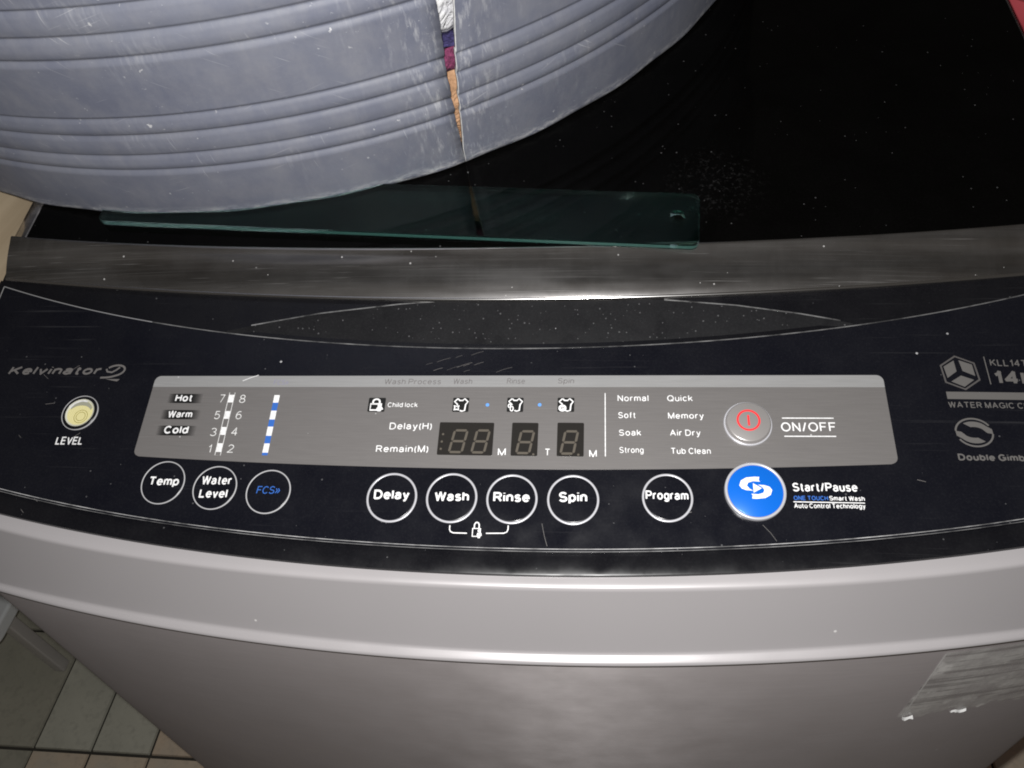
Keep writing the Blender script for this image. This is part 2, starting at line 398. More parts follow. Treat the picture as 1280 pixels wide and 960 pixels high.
GLY = {
 'A': (.72, [[(0, 0), (.36, 1), (.72, 0)], [(.14, .34), (.58, .34)]]), 'B': (.64, [[(0, 0), (0, 1), (.36, 1)] + A_(.36, .76, .24, .24, 90, -90) + [(0, .52)], [(.36, .52)] + A_(.38, .26, .26, .26, 90, -90) + [(0, 0)]]),
 'C': (.70, [A_(.37, .5, .37, .5, 42, 318)]), 'D': (.68, [[(0, 0), (0, 1), (.3, 1)] + A_(.3, .5, .38, .5, 90, -90) + [(0, 0)]]), 'E': (.60, [[(.58, 1), (0, 1), (0, 0), (.6, 0)], [(0, .52), (.54, .52)]]),
 'F': (.56, [[(.56, 1), (0, 1), (0, 0)], [(0, .52), (.48, .52)]]), 'G': (.76, [A_(.38, .5, .38, .5, 42, 330), [(.42, .47), (.74, .47), (.74, .05)]]), 'H': (.62, [[(0, 0), (0, 1)], [(.62, 0), (.62, 1)], [(0, .53), (.62, .53)]]),
 'I': (.0, [[(0, 0), (0, 1)]]), 'K': (.66, [[(0, 0), (0, 1)], [(.62, 1), (0, .36)], [(.22, .58), (.66, 0)]]), 'L': (.52, [[(0, 1), (0, 0), (.52, 0)]]), 'M': (.74, [[(0, 0), (0, 1), (.37, 0), (.74, 1), (.74, 0)]]),
 'N': (.62, [[(0, 0), (0, 1), (.62, 0), (.62, 1)]]), 'O': (.78, [A_(.39, .5, .39, .5, 0, 360)]), 'P': (.62, [[(0, 0), (0, 1), (.36, 1)] + A_(.36, .73, .26, .27, 90, -90) + [(0, .46)]]),
 'Q': (.78, [A_(.39, .5, .39, .5, 0, 360), [(.46, .24), (.76, -.04)]]), 'R': (.64, [[(0, 0), (0, 1), (.36, 1)] + A_(.36, .75, .25, .25, 90, -90) + [(0, .5)], [(.36, .5), (.64, 0)]]),
 'S': (.64, [A_(.32, .75, .29, .25, 20, 270) + A_(.32, .25, .32, .25, 90, -160)[1:]]), 'T': (.66, [[(0, 1), (.66, 1)], [(.33, 1), (.33, 0)]]), 'U': (.62, [[(0, 1)] + A_(.31, .31, .31, .31, 180, 360) + [(.62, 1)]]),
 'V': (.66, [[(0, 1), (.33, 0), (.66, 1)]]), 'W': (.96, [[(0, 1), (.23, 0), (.48, 1), (.73, 0), (.96, 1)]]),
 'a': (.50, [A_(.24, .50, .22, .22, 165, 0) + [(.46, .08), (.50, 0)], [(.46, .42), (.24, .40)] + A_(.21, .20, .21, .20, 90, 290) + [(.46, .16)]]), 'b': (.52, [[(0, 0), (0, 1)], A_(.26, .36, .26, .36, 0, 360)]),
 'c': (.48, [A_(.26, .36, .26, .36, 42, 318)]), 'd': (.52, [[(.52, 0), (.52, 1)], A_(.26, .36, .26, .36, 0, 360)]), 'e': (.52, [[(0, .38), (.52, .38)] + A_(.26, .36, .26, .36, 5, 322)]),
 'f': (.28, [[(.11, 0)] + A_(.26, .85, .15, .15, 180, 85), [(0, .70), (.27, .70)]]), 'g': (.52, [A_(.26, .36, .26, .36, 0, 360), [(.52, .72)] + A_(.26, -.06, .26, .22, 0, -155)]),
 'h': (.48, [[(0, 0), (0, 1)], A_(.24, .46, .24, .26, 180, 0) + [(.48, 0)]]), 'i': (.0, [[(0, 0), (0, .72)], [(0, .93), (0, 1.02)]]), 'k': (.48, [[(0, 0), (0, 1)], [(.44, .72), (0, .26)], [(.17, .44), (.48, 0)]]),
 'l': (.0, [[(0, 0), (0, 1)]]), 'm': (.78, [[(0, 0), (0, .72)], A_(.195, .50, .195, .22, 180, 0) + [(.39, 0)], A_(.585, .50, .195, .22, 180, 0) + [(.78, 0)]]), 'n': (.47, [[(0, 0), (0, .72)], A_(.235, .47, .235, .25, 180, 0) + [(.47, 0)]]),
 'o': (.54, [A_(.27, .36, .27, .36, 0, 360)]), 'p': (.52, [[(0, -.28), (0, .72)], A_(.26, .36, .26, .36, 0, 360)]), 'r': (.28, [[(0, 0), (0, .72)], A_(.26, .46, .26, .26, 180, 82)]),
 's': (.44, [A_(.22, .545, .20, .175, 22, 270) + A_(.22, .185, .22, .185, 90, -160)[1:]]), 't': (.27, [[(.11, .95)] + A_(.25, .14, .14, .14, 180, 285), [(0, .70), (.26, .70)]]),
 'u': (.46, [[(0, .72)] + A_(.23, .24, .23, .24, 180, 350), [(.46, .72), (.46, 0)]]), 'v': (.48, [[(0, .72), (.24, 0), (.48, .72)]]), 'w': (.72, [[(0, .72), (.17, 0), (.36, .72), (.55, 0), (.72, .72)]]),
 'y': (.48, [[(0, .72), (.25, .02)], [(.48, .72), (.22, -.12), (.15, -.24), (.02, -.27)]]),
 '1': (.30, [[(.04, .74), (.2, .84), (.28, 1), (.28, 0)]]), '2': (.58, [A_(.29, .71, .27, .29, 165, -28) + [(.0, 0), (.58, 0)]]), '3': (.57, [A_(.28, .76, .25, .24, 155, -90), A_(.28, .26, .29, .26, 90, -155)]),
 '4': (.60, [[(.44, 0), (.44, 1), (0, .30), (.60, .30)]]), '5': (.57, [[(.52, 1), (.12, 1), (.06, .5)] + A_(.28, .32, .29, .32, 128, -152)]), '6': (.57, [A_(.29, .31, .28, .31, 0, 360), A_(.36, .42, .35, .58, 185, 68)]),
 '7': (.56, [[(0, 1), (.56, 1), (.2, 0)]]), '8': (.58, [A_(.29, .76, .24, .24, 0, 360), A_(.29, .26, .29, .26, 0, 360)]), '(': (.14, [A_(.36, .38, .34, .70, 130, 230)]), ')': (.14, [A_(-.22, .38, .34, .70, 50, -50)]),
 '/': (.30, [[(0, -.04), (.30, 1.04)]]), '»': (.56, [[(0, .74), (.22, .4), (0, .06)], [(.30, .74), (.52, .4), (.30, .06)]])}
def text(s, u0, v0, u1, v1, cap, h, mat, parent, wt=0.13, italic=0.0, gap=0.155):
    """printed lettering built from strokes: Helvetica-like skeletons given a pen width"""
    paths = []; x = wt / 2
    for ch in s:
        if ch == ' ': x += 0.30; continue
        wd, ps = GLY[ch]
        for p in ps: paths.append([(x + a, b * (1 - wt) + wt / 2) for a, b in p])
        x += wd + gap + wt
    tw = x - gap - wt / 2
    cap *= 1.07
    L = math.hypot(u1 - u0, v1 - v0); ca, sa = (u1 - u0) / L, (v1 - v0) / L
    kx = (L - italic * cap) / tw
    wm = wt * min(cap, kx * 1.0)
    V = []; F = []; k = 0
    for p in paths:
        q = [(a * kx + italic * b * cap, b * cap) for a, b in p]
        # cut the path at its sharp corners, lengthening the ends so that corners close
        runs = [[q[0]]]
        for i in range(1, len(q)):
            runs[-1].append(q[i])
            if i < len(q) - 1:
                a1 = math.atan2(q[i][1] - q[i - 1][1], q[i][0] - q[i - 1][0]); a2 = math.atan2(q[i + 1][1] - q[i][1], q[i + 1][0] - q[i][0])
                d = abs((a2 - a1 + math.pi) % (2 * math.pi) - math.pi)
                if d > math.radians(38): runs.append([q[i]])
        for r_i, r in enumerate(runs):
            r = list(r)
            def ext(a, b, e):
                dx, dy = b[0] - a[0], b[1] - a[1]; l = math.hypot(dx, dy) or 1
                return (b[0] + dx / l * e, b[1] + dy / l * e)
            if r_i > 0: r[0] = ext(r[1], r[0], wm * 0.38)
            if r_i < len(runs) - 1: r[-1] = ext(r[-2], r[-1], wm * 0.38)
            base = len(V); m_ = len(r)
            for i in range(m_):
                a, b = r[max(i - 1, 0)], r[min(i + 1, m_ - 1)]
                if m_ > 3 and math.hypot(r[0][0] - r[-1][0], r[0][1] - r[-1][1]) < 1e-7 and i in (0, m_ - 1): a, b = r[-2], r[1]
                dx, dy = b[0] - a[0], b[1] - a[1]; l = math.hypot(dx, dy) or 1
                nx_, ny_ = -dy / l * wm / 2, dx / l * wm / 2
                for sg in (1, -1):
                    X, Y = r[i][0] + sg * nx_, r[i][1] + sg * ny_
                    V.append(PT(u0 + X * ca - Y * sa, v0 + X * sa + Y * ca, h + k * 2.5e-6))
            for i in range(m_ - 1): F.append((base + 2 * i, base + 2 * i + 1, base + 2 * i + 3, base + 2 * i + 2))
            k = (k + 1) % 6
    return mk('lettering', V, F, mat, parent)

# ================================================================== washing machine
WM = empty('washing_machine', (0, 0, 0))
tag(WM, 'silver top-loading washing machine with black control panel and black glass lid', 'washing machine')

# --- cabinet: painted steel sheet, bowed front with rounded corners
def cabinet_outline(off=0.0):
    pts = []
    xl, xr = 0.307, 0.352
    for i in range(61):
        x = -xl + (xl + xr) * i / 60
        pts.append((x, ev(CUR['B4'][0], x) + 0.0045 - off))
    # rounded right corner to the side wall
    def corner(sgn):
        out = []; xe = xr if sgn > 0 else xl
        x, y = xe, ev(CUR['B4'][0], xe) + 0.0045 - off
        sl = 2 * CUR['B4'][0][1] * xe + 4 * CUR['B4'][0][2] * xe ** 3
        a = math.atan(sl)
        r = 0.022; n = 10
        cx, cy = x - r * math.sin(a), y + r * math.cos(a)
        for i in range(1, n + 1):
            t = a + (math.pi / 2 - a) * i / n
            out.append((sgn * (cx + r * math.sin(t)), cy - r * math.cos(t)))
        return out
    rt = corner(1); lf = corner(-1)
    pts = pts + rt + [(rt[-1][0], 0.545)] + [(lf[-1][0], 0.545)] + lf[::-1]
    return pts
co = cabinet_outline()
n = len(co)
V = [(x, y, 0.055) for x, y in co] + [(x, y, 0.5) for x, y in co] + [(x, y, ev(CUR['B4'][1], min(abs(x), 0.30)) + 0.001 - (0 if y < 0.1 else 0.0)) for x, y in co]
F = []
for j in range(2):
    for i in range(n):
        F.append((j * n + i, j * n + (i + 1) % n, (j + 1) * n + (i + 1) % n, (j + 1) * n + i))
F.append(tuple(range(n - 1, -1, -1)))
mk('cabinet', V, F, M['steel'], WM, 40)
# base plinth
V = [(x * 0.97, y * 0.97 + 0.01, z) for z in (0.0, 0.0545) for x, y in co]
F = [(i, (i + 1) % n, n + (i + 1) % n, n + i) for i in range(n)] + [tuple(range(n, 2 * n))]
mk('base_plinth', V, F, M['rim'], WM, 40)

# --- silver top cover: rim strip, sloping fascia, overhanging lip
WTL, WTR = 0.337, 0.376
xs = [-WTL + (WTL + WTR) * i / 100 for i in range(101)]
cv = [crv('B1', 0.010, 0.0005), crv('B1', -0.0002, -0.0006), mixcrv(crv('B1', 0, -0.0006), crv('B2'), 0.5, 0, 0.0002), crv('B2', 0.0007, 0.0002), crv('B2', -0.0003, -0.0006), crv('B2', -0.0007, -0.0022),
      mixcrv(crv('B2'), crv('B3'), 0.5, 0.0004, 0), crv('B3', 0.0006, 0.0018), crv('B3', 0.0, 0.0003), crv('B3', -0.0012, -0.0001), crv('B4', 0.001, 0.0), crv('B4', -0.0002, -0.0009), crv('B4', 0.0000, -0.0028), crv('B4', 0.006, -0.0036)]
tc_ = loft('top_cover', cv, 0, M['cover'], WM, xs=xs, smooth=180)
# cover sides, left and right, running back along the machine
for sgn in (-1, 1):
    x = WTR if sgn > 0 else -WTL
    prof = [c(x) for c in cv]
    pr = [(p[1], p[2]) for p in prof]
    back = [(0.55, pr[-1][1] + 0.02), (0.55, 1.02), (0.13, 0.972)] if sgn < 0 else [(0.55, pr[-1][1] + 0.02), (0.55, 0.95), (0.13, 0.95)]
    allp = pr + back
    V = [(x, y, z) for y, z in allp] + [(x - sgn * 0.006, y, z) for y, z in allp]
    k = len(allp)
    F = [tuple(range(k)), tuple(range(2 * k - 1, k - 1, -1))] + [(i, (i + 1) % k, k + (i + 1) % k, k + i) for i in range(k)]
    mk('cover_side', V, F, M['cover'], WM)

# --- black rim under the panel and the finger recess behind it
WR = 0.3305
loft('panel_rim', [crv('C0', 0.004, 0.0004), crv('C0', -0.002, -0.0004), crv('B0', 0.006, -0.0012), mixcrv(crv('B0'), crv('B1'), 0.18, 0, -0.0006), mixcrv(crv('B0'), crv('B1'), 0.55, 0, 0.0006), mixcrv(crv('B0'), crv('B1'), 0.9, 0, 0.0012), crv('B1', 0.0003, 0.0013), crv('B1', 0.0003, -0.003)],
     WR, M['rim'], WM, xs=[-WR + (WR + 0.3755) * i / 100 for i in range(101)], smooth=30)

ARC = [(-0.175, 0.0565), (-0.1531, 0.0619), (-0.1122, 0.0701), (-0.0639, 0.0763), (-0.035, 0.0786), (0.0032, 0.0800), (0.0593, 0.0799), (0.0914, 0.0782), (0.1315, 0.0742), (0.166, 0.0684), (0.1869, 0.0639), (0.205, 0.0590)]
def arc_v(u):
    if u <= ARC[0][0] or u >= ARC[-1][0]: return -1
    for (a, b), (c, d) in zip(ARC, ARC[1:]):
        if a <= u <= c: return b + (d - b) * (u - a) / (c - a)
def c0v(u): return ev(CUR['C0'][0], u) / CA
def d0v(u): return ev(CUR['D0'][0], u) / CA
nx = 160
xs = [-0.328 + 0.695 * i / nx for i in range(nx + 1)]
V = []; F = []; rows = 30
for i, u in enumerate(xs):
    lo, hi = c0v(u) - 0.0005, d0v(u) + 0.010
    va = arc_v(u)
    # rows hug the crease so that it stays sharp
    if va > lo + 0.0005:
        vs = [lo + (va - lo) * j / 20 for j in range(21)] + [va + (hi - va) * (j + 1) / 9 for j in range(9)]
    else:
        vs = [lo + (hi - lo) * j / 29 for j in range(30)]
    for v in vs:
        h = 0.0006
        if va > lo and v < va:
            h -= 0.30 * (va - v)
        elif va > lo:
            h -= 0.0
        V.append(PT(u, v, h))
for i in range(nx):
    for j in range(rows - 1):
        F.append((i * rows + j, (i + 1) * rows + j, (i + 1) * rows + j + 1, i * rows + j + 1))
rec = mk('finger_recess', V, F, M['rim'], WM, 10)
rec.data.materials.append(M['dusty'])
for p in rec.data.polygons:
    c = p.center
    u = c.x; v = c.y / CA
    va = arc_v(u)
    if va > 0 and v < va + 0.0006 and va > c0v(u) + 0.001: p.material_index = 1
# pale line along the recess edge
lines = [[(u, v) for u, v in ARC if -0.16 < u < -0.03], [(u, v) for u, v in ARC if 0.06 < u < 0.19]]
def dense(pts, k=6):
    out = []
    for (a, b), (c, d) in zip(pts, pts[1:]):
        for i in range(k): out.append((a + (c - a) * i / k, b + (d - b) * i / k))
    return out + [pts[-1]]
M['crease'] = worn_print('crease_line', (0.025, 0.025, 0.025), (0.24, 0.24, 0.24), False)
for l in lines: stroke('recess_edge', [(dense(l), False)], 0.0008, 0.0011, M['crease'], rec)

# --- control panel plate
def plate_outline(inset=0.0, W=0.3245):
    top = []; bot = []
    N = 70
    for i in range(N + 1):
        u = -W + inset + (W + 0.362 - 2 * inset) * i / N
        top.append((u, c0v(u) - inset)); bot.append((u, ev(CUR['B0'][0], u) / CA + inset))
    return bot + top[::-1]
cp = panel_poly('control_panel', plate_outline(), -0.001, 0.0014, M['panel'], WM, 0.0006, 2)
H = 0.00146
# plate's edge highlight, painted as pale lines along its edges
lo = plate_outline(0.0003)
k = len(lo) // 2
M['edgeshine'] = worn_print('edge_highlight', (0.035, 0.035, 0.036), (0.19, 0.19, 0.19), False)
M['edgeshine2'] = worn_print('edge_highlight_bright', (0.08, 0.08, 0.08), (0.46, 0.46, 0.46), False)
stroke('edge_highlight', [(lo[k:], False)], 0.00065, H + 0.0002, M['edgeshine'], cp)
lo2 = plate_outline(0.0016)
stroke('edge_highlight', [(lo2[:k], False)], 0.0004, H + 0.0002, M['edgeshine2'], cp)
stroke('edge_highlight', [(lo[:k], False)], 0.0004, H + 0.0002, M['edgeshine'], cp)
stroke('edge_highlight', [([lo[-1], lo[0]], False)], 0.0006, H + 0.0002, M['edgeshine2'], cp)
stroke('edge_highlight', [(lo[-12:], False)], 0.0006, H + 0.00025, M['edge'], cp)  # brighter highlight painted over the line at the left corner

# --- grey display plate with a lighter stripe along its top
def vtop(u): return 0.0284 + 0.0061 * u
def vbot(u): return -0.0268 + 0.0060 * u + 0.125 * u * u
def disp_outline(v_lo=None, inset=0.0):
    W = 0.2037 - inset; r = 0.0035; pts = []
    for i in range(41):
        u = -W + r + 2 * (W - r) * i / 40
        pts.append((u, (vbot(u) + inset) if v_lo is None else v_lo(u)))
    if v_lo is None:
        for (cu, cvv, a0) in ((W - r, vbot(W) + r, 270),):
            pts += [(cu + r * math.cos(math.radians(a0 + 90 * i / 5)), cvv + r * math.sin(math.radians(a0 + 90 * i / 5))) for i in range(1, 6)]
    else: pts.append((W, v_lo(W)))
    pts += [(W - r + r * math.cos(math.radians(90 * i / 5)), vtop(W) - r + r * math.sin(math.radians(90 * i / 5)) - inset) for i in range(6)]
    pts += [(-W + r + r * math.cos(math.radians(90 + 90 * i / 5)), vtop(-W) - r + r * math.sin(math.radians(90 + 90 * i / 5)) - inset) for i in range(6)]
    if v_lo is None:
        pts += [(-W + r + r * math.cos(math.radians(180 + 90 * i / 5)), vbot(-W) + r + r * math.sin(math.radians(180 + 90 * i / 5))) for i in range(5)]
    else: pts.append((-W, v_lo(-W)))
    return pts
dp = panel_poly('display_panel', disp_outline(), 0.0012, 0.00165, M['display'], WM)
HD = 0.00171
shapes('stripe', [disp_outline(lambda u: 0.0213 + 0.0059 * u)], HD, M['stripe'], dp)
HS = HD + 0.00006

STY = {'brand': ('brand', 0.225, 0.36), 'wbi': ('white', 0.19, 0.0), 'wi': ('whitethin', 0.105, 0.0), 'grey': ('greyprint', 0.11, 0.10), 'lilac': ('lilac', 0.12, 0.1),
       'w': ('white', 0.14, 0.0), 'wb': ('white', 0.195, 0.0), 'blue': ('blueprint', 0.20, 0.0), 'bluei': ('blueprint', 0.12, 0.12), 'dim': ('dim', 0.16, 0.0), 'dimb': ('dim', 0.22, 0.0)}
MAIN = [('Kelvinator', -0.2991, 0.0277, -0.2379, 0.028, 0.0054, 'brand'), ('LEVEL', -0.2527, -0.0168, -0.2363, -0.0166, 0.00465, 'wbi'), ('Hot', -0.1878, 0.0107, -0.1775, 0.0108, 0.00429, 'wbi'), ('Warm', -0.1896, 0.0006, -0.1751, 0.0007, 0.00409, 'wbi'), ('Cold', -0.1894, -0.0093, -0.175, -0.0091, 0.0045, 'wbi'), ('7', -0.1613, 0.0102, -0.1582, 0.0102, 0.00487, 'wi'), ('8', -0.1492, 0.0101, -0.1456, 0.0102, 0.00485, 'wi'), ('5', -0.1619, -0.0001, -0.1585, -0.0001, 0.00476, 'wi'), ('6', -0.1492, -0.0, -0.1457, 0.0, 0.00475, 'wi'), ('3', -0.1618, -0.0104, -0.1581, -0.0104, 0.00466, 'wi'), ('4', -0.1494, -0.0101, -0.1458, -0.01, 0.00465, 'wi'), ('1', -0.1608, -0.0203, -0.1588, -0.0203, 0.00456, 'wi'), ('2', -0.1495, -0.0201, -0.1458, -0.0201, 0.00455, 'wi'), ('Wash Process', -0.0662, 0.0225, -0.0335, 0.0227, 0.00318, 'grey'), ('Wash', -0.0268, 0.0229, -0.0158, 0.023, 0.00316, 'grey'), ('Rinse', 0.0034, 0.0233, 0.0137, 0.0233, 0.00314, 'grey'), ('Spin', 0.0316, 0.0236, 0.0408, 0.0236, 0.00312, 'grey'), ('FCS»', -0.1311, 0.0218, -0.122, 0.0218, 0.00308, 'lilac'), ('Child lock', -0.0624, 0.0083, -0.0454, 0.0085, 0.00275, 'w'), ('Delay(H)', -0.0597, -0.0051, -0.036, -0.0048, 0.00382, 'w'), ('Remain(M)', -0.0655, -0.0185, -0.0366, -0.0181, 0.00371, 'w'), ('M', 0.001, -0.0193, 0.0053, -0.0192, 0.00374, 'w'), ('T', 0.0259, -0.019, 0.0288, -0.019, 0.00372, 'w'), ('M', 0.0493, -0.0194, 0.0533, -0.0193, 0.00369, 'w'), ('Normal', 0.0643, 0.013, 0.0808, 0.0132, 0.00346, 'w'), ('Soft', 0.0645, 0.003, 0.0738, 0.0031, 0.00339, 'w'), ('Soak', 0.0648, -0.0071, 0.0765, -0.0069, 0.00331, 'w'), ('Strong', 0.065, -0.0169, 0.0775, -0.0167, 0.00324, 'w'), ('Quick', 0.0907, 0.0132, 0.1042, 0.0134, 0.00344, 'w'), ('Memory', 0.0908, 0.003, 0.1094, 0.0032, 0.00336, 'w'), ('Air Dry', 0.0914, -0.0068, 0.1072, -0.0066, 0.00329, 'w'), ('Tub Clean', 0.0915, -0.017, 0.1118, -0.0167, 0.00321, 'w'), ('ON/OFF', 0.1484, -0.0036, 0.1761, -0.0033, 0.00489, 'w'), ('Start/Pause', 0.1508, -0.036, 0.1821, -0.0355, 0.00442, 'wb'), ('ONE TOUCH', 0.1508, -0.0405, 0.1673, -0.0403, 0.00225, 'blue'), ('Smart Wash', 0.1679, -0.0403, 0.1847, -0.0402, 0.00232, 'wb'), ('Auto Control Technology', 0.1506, -0.0446, 0.1845, -0.0441, 0.00247, 'wb'), ('KLL14T', 0.2589, 0.0355, 0.2772, 0.0349, 0.00383, 'dim'), ('14kg', 0.2586, 0.0247, 0.2859, 0.0239, 0.00749, 'dimb'), ('WATER MAGIC CUBE', 0.2336, 0.0111, 0.2789, 0.0106, 0.00318, 'dim'), ('Double Gimbal', 0.2327, -0.018, 0.2684, -0.018, 0.00342, 'dimb')]
for s, u0, v0, u1, v1, cap, sty in MAIN:
    mt, off, it = STY[sty]
    on_disp = abs(u0) < 0.2 and v0 > -0.03
    text(s, u0, v0, u1, v1, cap, HS + 0.00012 if on_disp else H + 0.00005, M[mt], dp if on_disp else cp, off, it, 0.07 if sty == 'brand' else (0.10 if 'b' in sty else 0.155))

M['plaque'], nt_, p_ = new_mat('soft_ended_black_print')
tc_u = nt_.nodes.new('ShaderNodeTexCoord'); sp_u = nt_.nodes.new('ShaderNodeSeparateXYZ'); nt_.links.new(tc_u.outputs['UV'], sp_u.inputs[0])
fa = math_n(nt_, 'MULTIPLY', ramp(nt_, sp_u.outputs[0], 0.0, 0.28), ramp(nt_, sp_u.outputs[0], 1.0, 0.62))
setp(nt_, p_, base=(0.010, 0.010, 0.010), rough=0.4, alpha=fa)
# dark plaques behind Hot / Warm / Cold, softly stepped at their ends
for (u0, u1, b, t) in ((-0.1925, -0.1715, 0.0098, 0.0157), (-0.194, -0.1705, -0.0003, 0.0055), (-0.194, -0.1705, -0.0103, -0.0043)):
    pq = shapes('plaque', [[(u0, b), (u1, b), (u1, t), (u0, t)]], HS, M['plaque'], dp)
    uvl = pq.data.uv_layers.new(name='UVMap')
    for li, lp in enumerate(pq.data.loops):
        uvl.data[li].uv = (0.0 if lp.vertex_index in (0, 3) else 1.0, 0.0 if lp.vertex_index in (0, 1) else 1.0)
# water level column
cu = -0.1544; hw = 0.0016
ys = (0.0153, 0.0105, 0.0051, 0.0003, -0.0048, -0.0095, -0.0146, -0.0197)
shapes('level_scale', [[(cu - hw, ys[i + 1]), (cu + hw, ys[i + 1]), (cu + hw, ys[i]), (cu - hw, ys[i])] for i in (0, 2, 4, 6)], HS, M['white'], dp)
ol = [([(cu - hw, 0.0167), (cu - hw, -0.0217), (cu + hw, -0.0217), (cu + hw, 0.0167)], False)]
stroke('level_scale_outline', ol, 0.0004, HS + 0.00004, M['whitethin'], dp)
# blue and white dashed scale
cu = -0.1275
ys = (0.0153, 0.0106, 0.0056, 0.0002, -0.0042, -0.0097, -0.0143, -0.0197, -0.0213)
for i in range(8):
    shapes('scale_block', [[(cu - hw, ys[i + 1]), (cu + hw, ys[i + 1]), (cu + hw, ys[i]), (cu - hw, ys[i])]], HS, M['white'] if i % 2 == 0 else M['blueprint'], dp)
for u, v in ((-0.0065, 0.0103), (0.0222, 0.0106)):
    shapes('blue_dot', [circ(u, v, 0.0010, 12)], HS, M['bluelight'], dp)
stroke('divider_line', [([(0.0576, 0.0179), (0.0577, -0.0189)], False)], 0.0005, HS, M['white'], dp)
stroke('divider_line', [([(0.1494, 0.0041), (0.1754, 0.0043)], False)], 0.0006, HS, M['white'], dp)
stroke('divider_line', [([(0.1496, -0.0062), (0.1754, -0.0059)], False)], 0.0006, HS, M['white'], dp)
stroke('divider_line', [([(0.1505, -0.0413), (0.1845, -0.0412)], False)], 0.0005, H + 0.00005, M['white'], cp)
M['dimmer'] = plain('print_dark_grey', (0.085, 0.08, 0.078), 0.4)
M['scratch'] = plain('scratch_white', (0.75, 0.75, 0.75), 0.6)
stroke('scratch', [([(-0.1499, 0.0242), (-0.1455, 0.0263), (-0.141, 0.0279)], False)], 0.0004, HS + 0.0001, M['scratch'], dp)
stroke('scratch', [([(0.0258, -0.0556), (0.0272, -0.062), (0.0288, -0.0672)], False)], 0.00022, H + 0.0001, M['dim'], cp)
stroke('scratch', [([(0.1345, -0.0535), (0.138, -0.0575), (0.1405, -0.0615)], False)], 0.00022, H + 0.0001, M['dim'], cp)
for k in range(11):                                    # rub marks left near the recess
    u = random.uniform(-0.045, -0.002); v = random.uniform(0.030, 0.042); L = random.uniform(0.003, 0.010)
    stroke('scratch', [([(u, v), (u + L * 0.5, v + L * 0.22), (u + L, v + L * 0.36)], False)], random.uniform(0.00015, 0.0004), H + 0.0001, M['dimmer'], cp)
for k in range(22):
    u = random.uniform(-0.29, 0.29); v = random.uniform(-0.055, 0.04); L = random.uniform(0.002, 0.007); a = random.uniform(-0.9, 0.9)
    if abs(u) < 0.21 and -0.03 < v < 0.032: continue
    stroke('scratch', [([(u, v), (u + L * math.cos(a), v + L * math.sin(a))], False)], random.uniform(0.00015, 0.0003), H + 0.0001, M['brand'], cp)

# pictograms
def lock_icon(u0, u1, b, t, parent, mt, h):
    w_ = u1 - u0; hh = t - b
    P = lambda x, y: (u0 + x * w_, b + y * hh)
    body = [P(0.15, 0.08), P(0.78, 0.08), P(0.78, 0.56), P(0.15, 0.56)]
    shack = [P(0.27, 0.56)] + [(P(0.465, 0.72)[0] + 0.195 * w_ * math.cos(math.radians(180 - i * 22.5)), P(0, 0.74)[1] + 0.2 * hh * math.sin(math.radians(i * 22.5))) for i in range(9)] + [P(0.66, 0.56)]
    stroke('lock_icon', [(body, True), (shack, False)], 0.1 * w_, h, mt, parent)
    shapes('lock_figure', [circ(P(0.68, 0.42)[0], P(0, 0.42)[1], 0.12 * w_, 10), [P(0.5, 0.12), P(0.92, 0.12), P(0.86, 0.3), P(0.56, 0.3)], [P(0.6, -0.02), P(0.78, -0.02), P(0.78, 0.12), P(0.6, 0.12)]], h + 0.00004, mt, parent)
def shirt(u0, u1, b, t, parent, kind):
    w_ = u1 - u0; hh = t - b; h = HS + 0.00006
    P = lambda x, y: (u0 + x * w_, b + y * hh)
    out = [P(0.30, 0.93), P(0.42, 0.80), P(0.60, 0.80), P(0.72, 0.93), P(0.93, 0.72), P(0.80, 0.52), P(0.76, 0.10), P(0.60, 0.05), P(0.46, 0.10)]
    out2 = [P(0.30, 0.93), P(0.10, 0.72), P(0.28, 0.54), P(0.30, 0.46)]
    stroke('shirt_icon', [(out, False), (out2, False)], 0.085 * w_, h, M['white'], parent)
    if kind == 'star':
        c = P(0.25, 0.28)
        pts = [(c[0] + (0.21 if i % 2 == 0 else 0.10) * w_ * math.cos(math.radians(45 * i + 45)), c[1] + (0.21 if i % 2 == 0 else 0.10) * hh * math.sin(math.radians(45 * i + 45))) for i in range(8)]
        stroke('star_icon', [(pts, True)], 0.09 * w_, h, M['white'], parent)
    elif kind == 'drops':
        a, c = P(0.15, 0.42), P(0.30, 0.22)
        stroke('drop_icon', [(circ(*a, 0.07 * w_, 12, 0.12 * hh), True), (circ(*c, 0.09 * w_, 12, 0.16 * hh), True)], 0.07 * w_, h, M['white'], parent)
    else:
        c = P(0.30, 0.26)
        shapes('spiral_icon', [circ(*c, 0.24 * w_, 20, 0.24 * hh)], h, M['white'], parent)
        stroke('spiral_line', [([(c[0] + 0.1 * w_ * math.cos(i), c[1] + 0.07 * hh * math.sin(i)) for i in (0.2, 1, 2, 3, 4, 5)], False)], 0.05 * w_, h + 0.00004, M['greyprint'], parent)
for (u0, u1, b, t), kind in (((-0.0736, -0.0639, 0.0055, 0.0141), 'lock'), ((-0.0258, -0.0168, 0.0059, 0.0145), 'star'), ((0.0043, 0.0133, 0.0062, 0.0148), 'drops'), ((0.0319, 0.0410, 0.0065, 0.0150), 'spin')):
    shapes('icon_box', [rrect(u0, b, u1, t, 0.0006)], HS, M['blackprint'], dp)
    if kind == 'lock': lock_icon(u0, u1, b + 0.0004, t - 0.0004, dp, M['white'], HS + 0.00006)
    else: shirt(u0, u1, b, t, dp, kind)
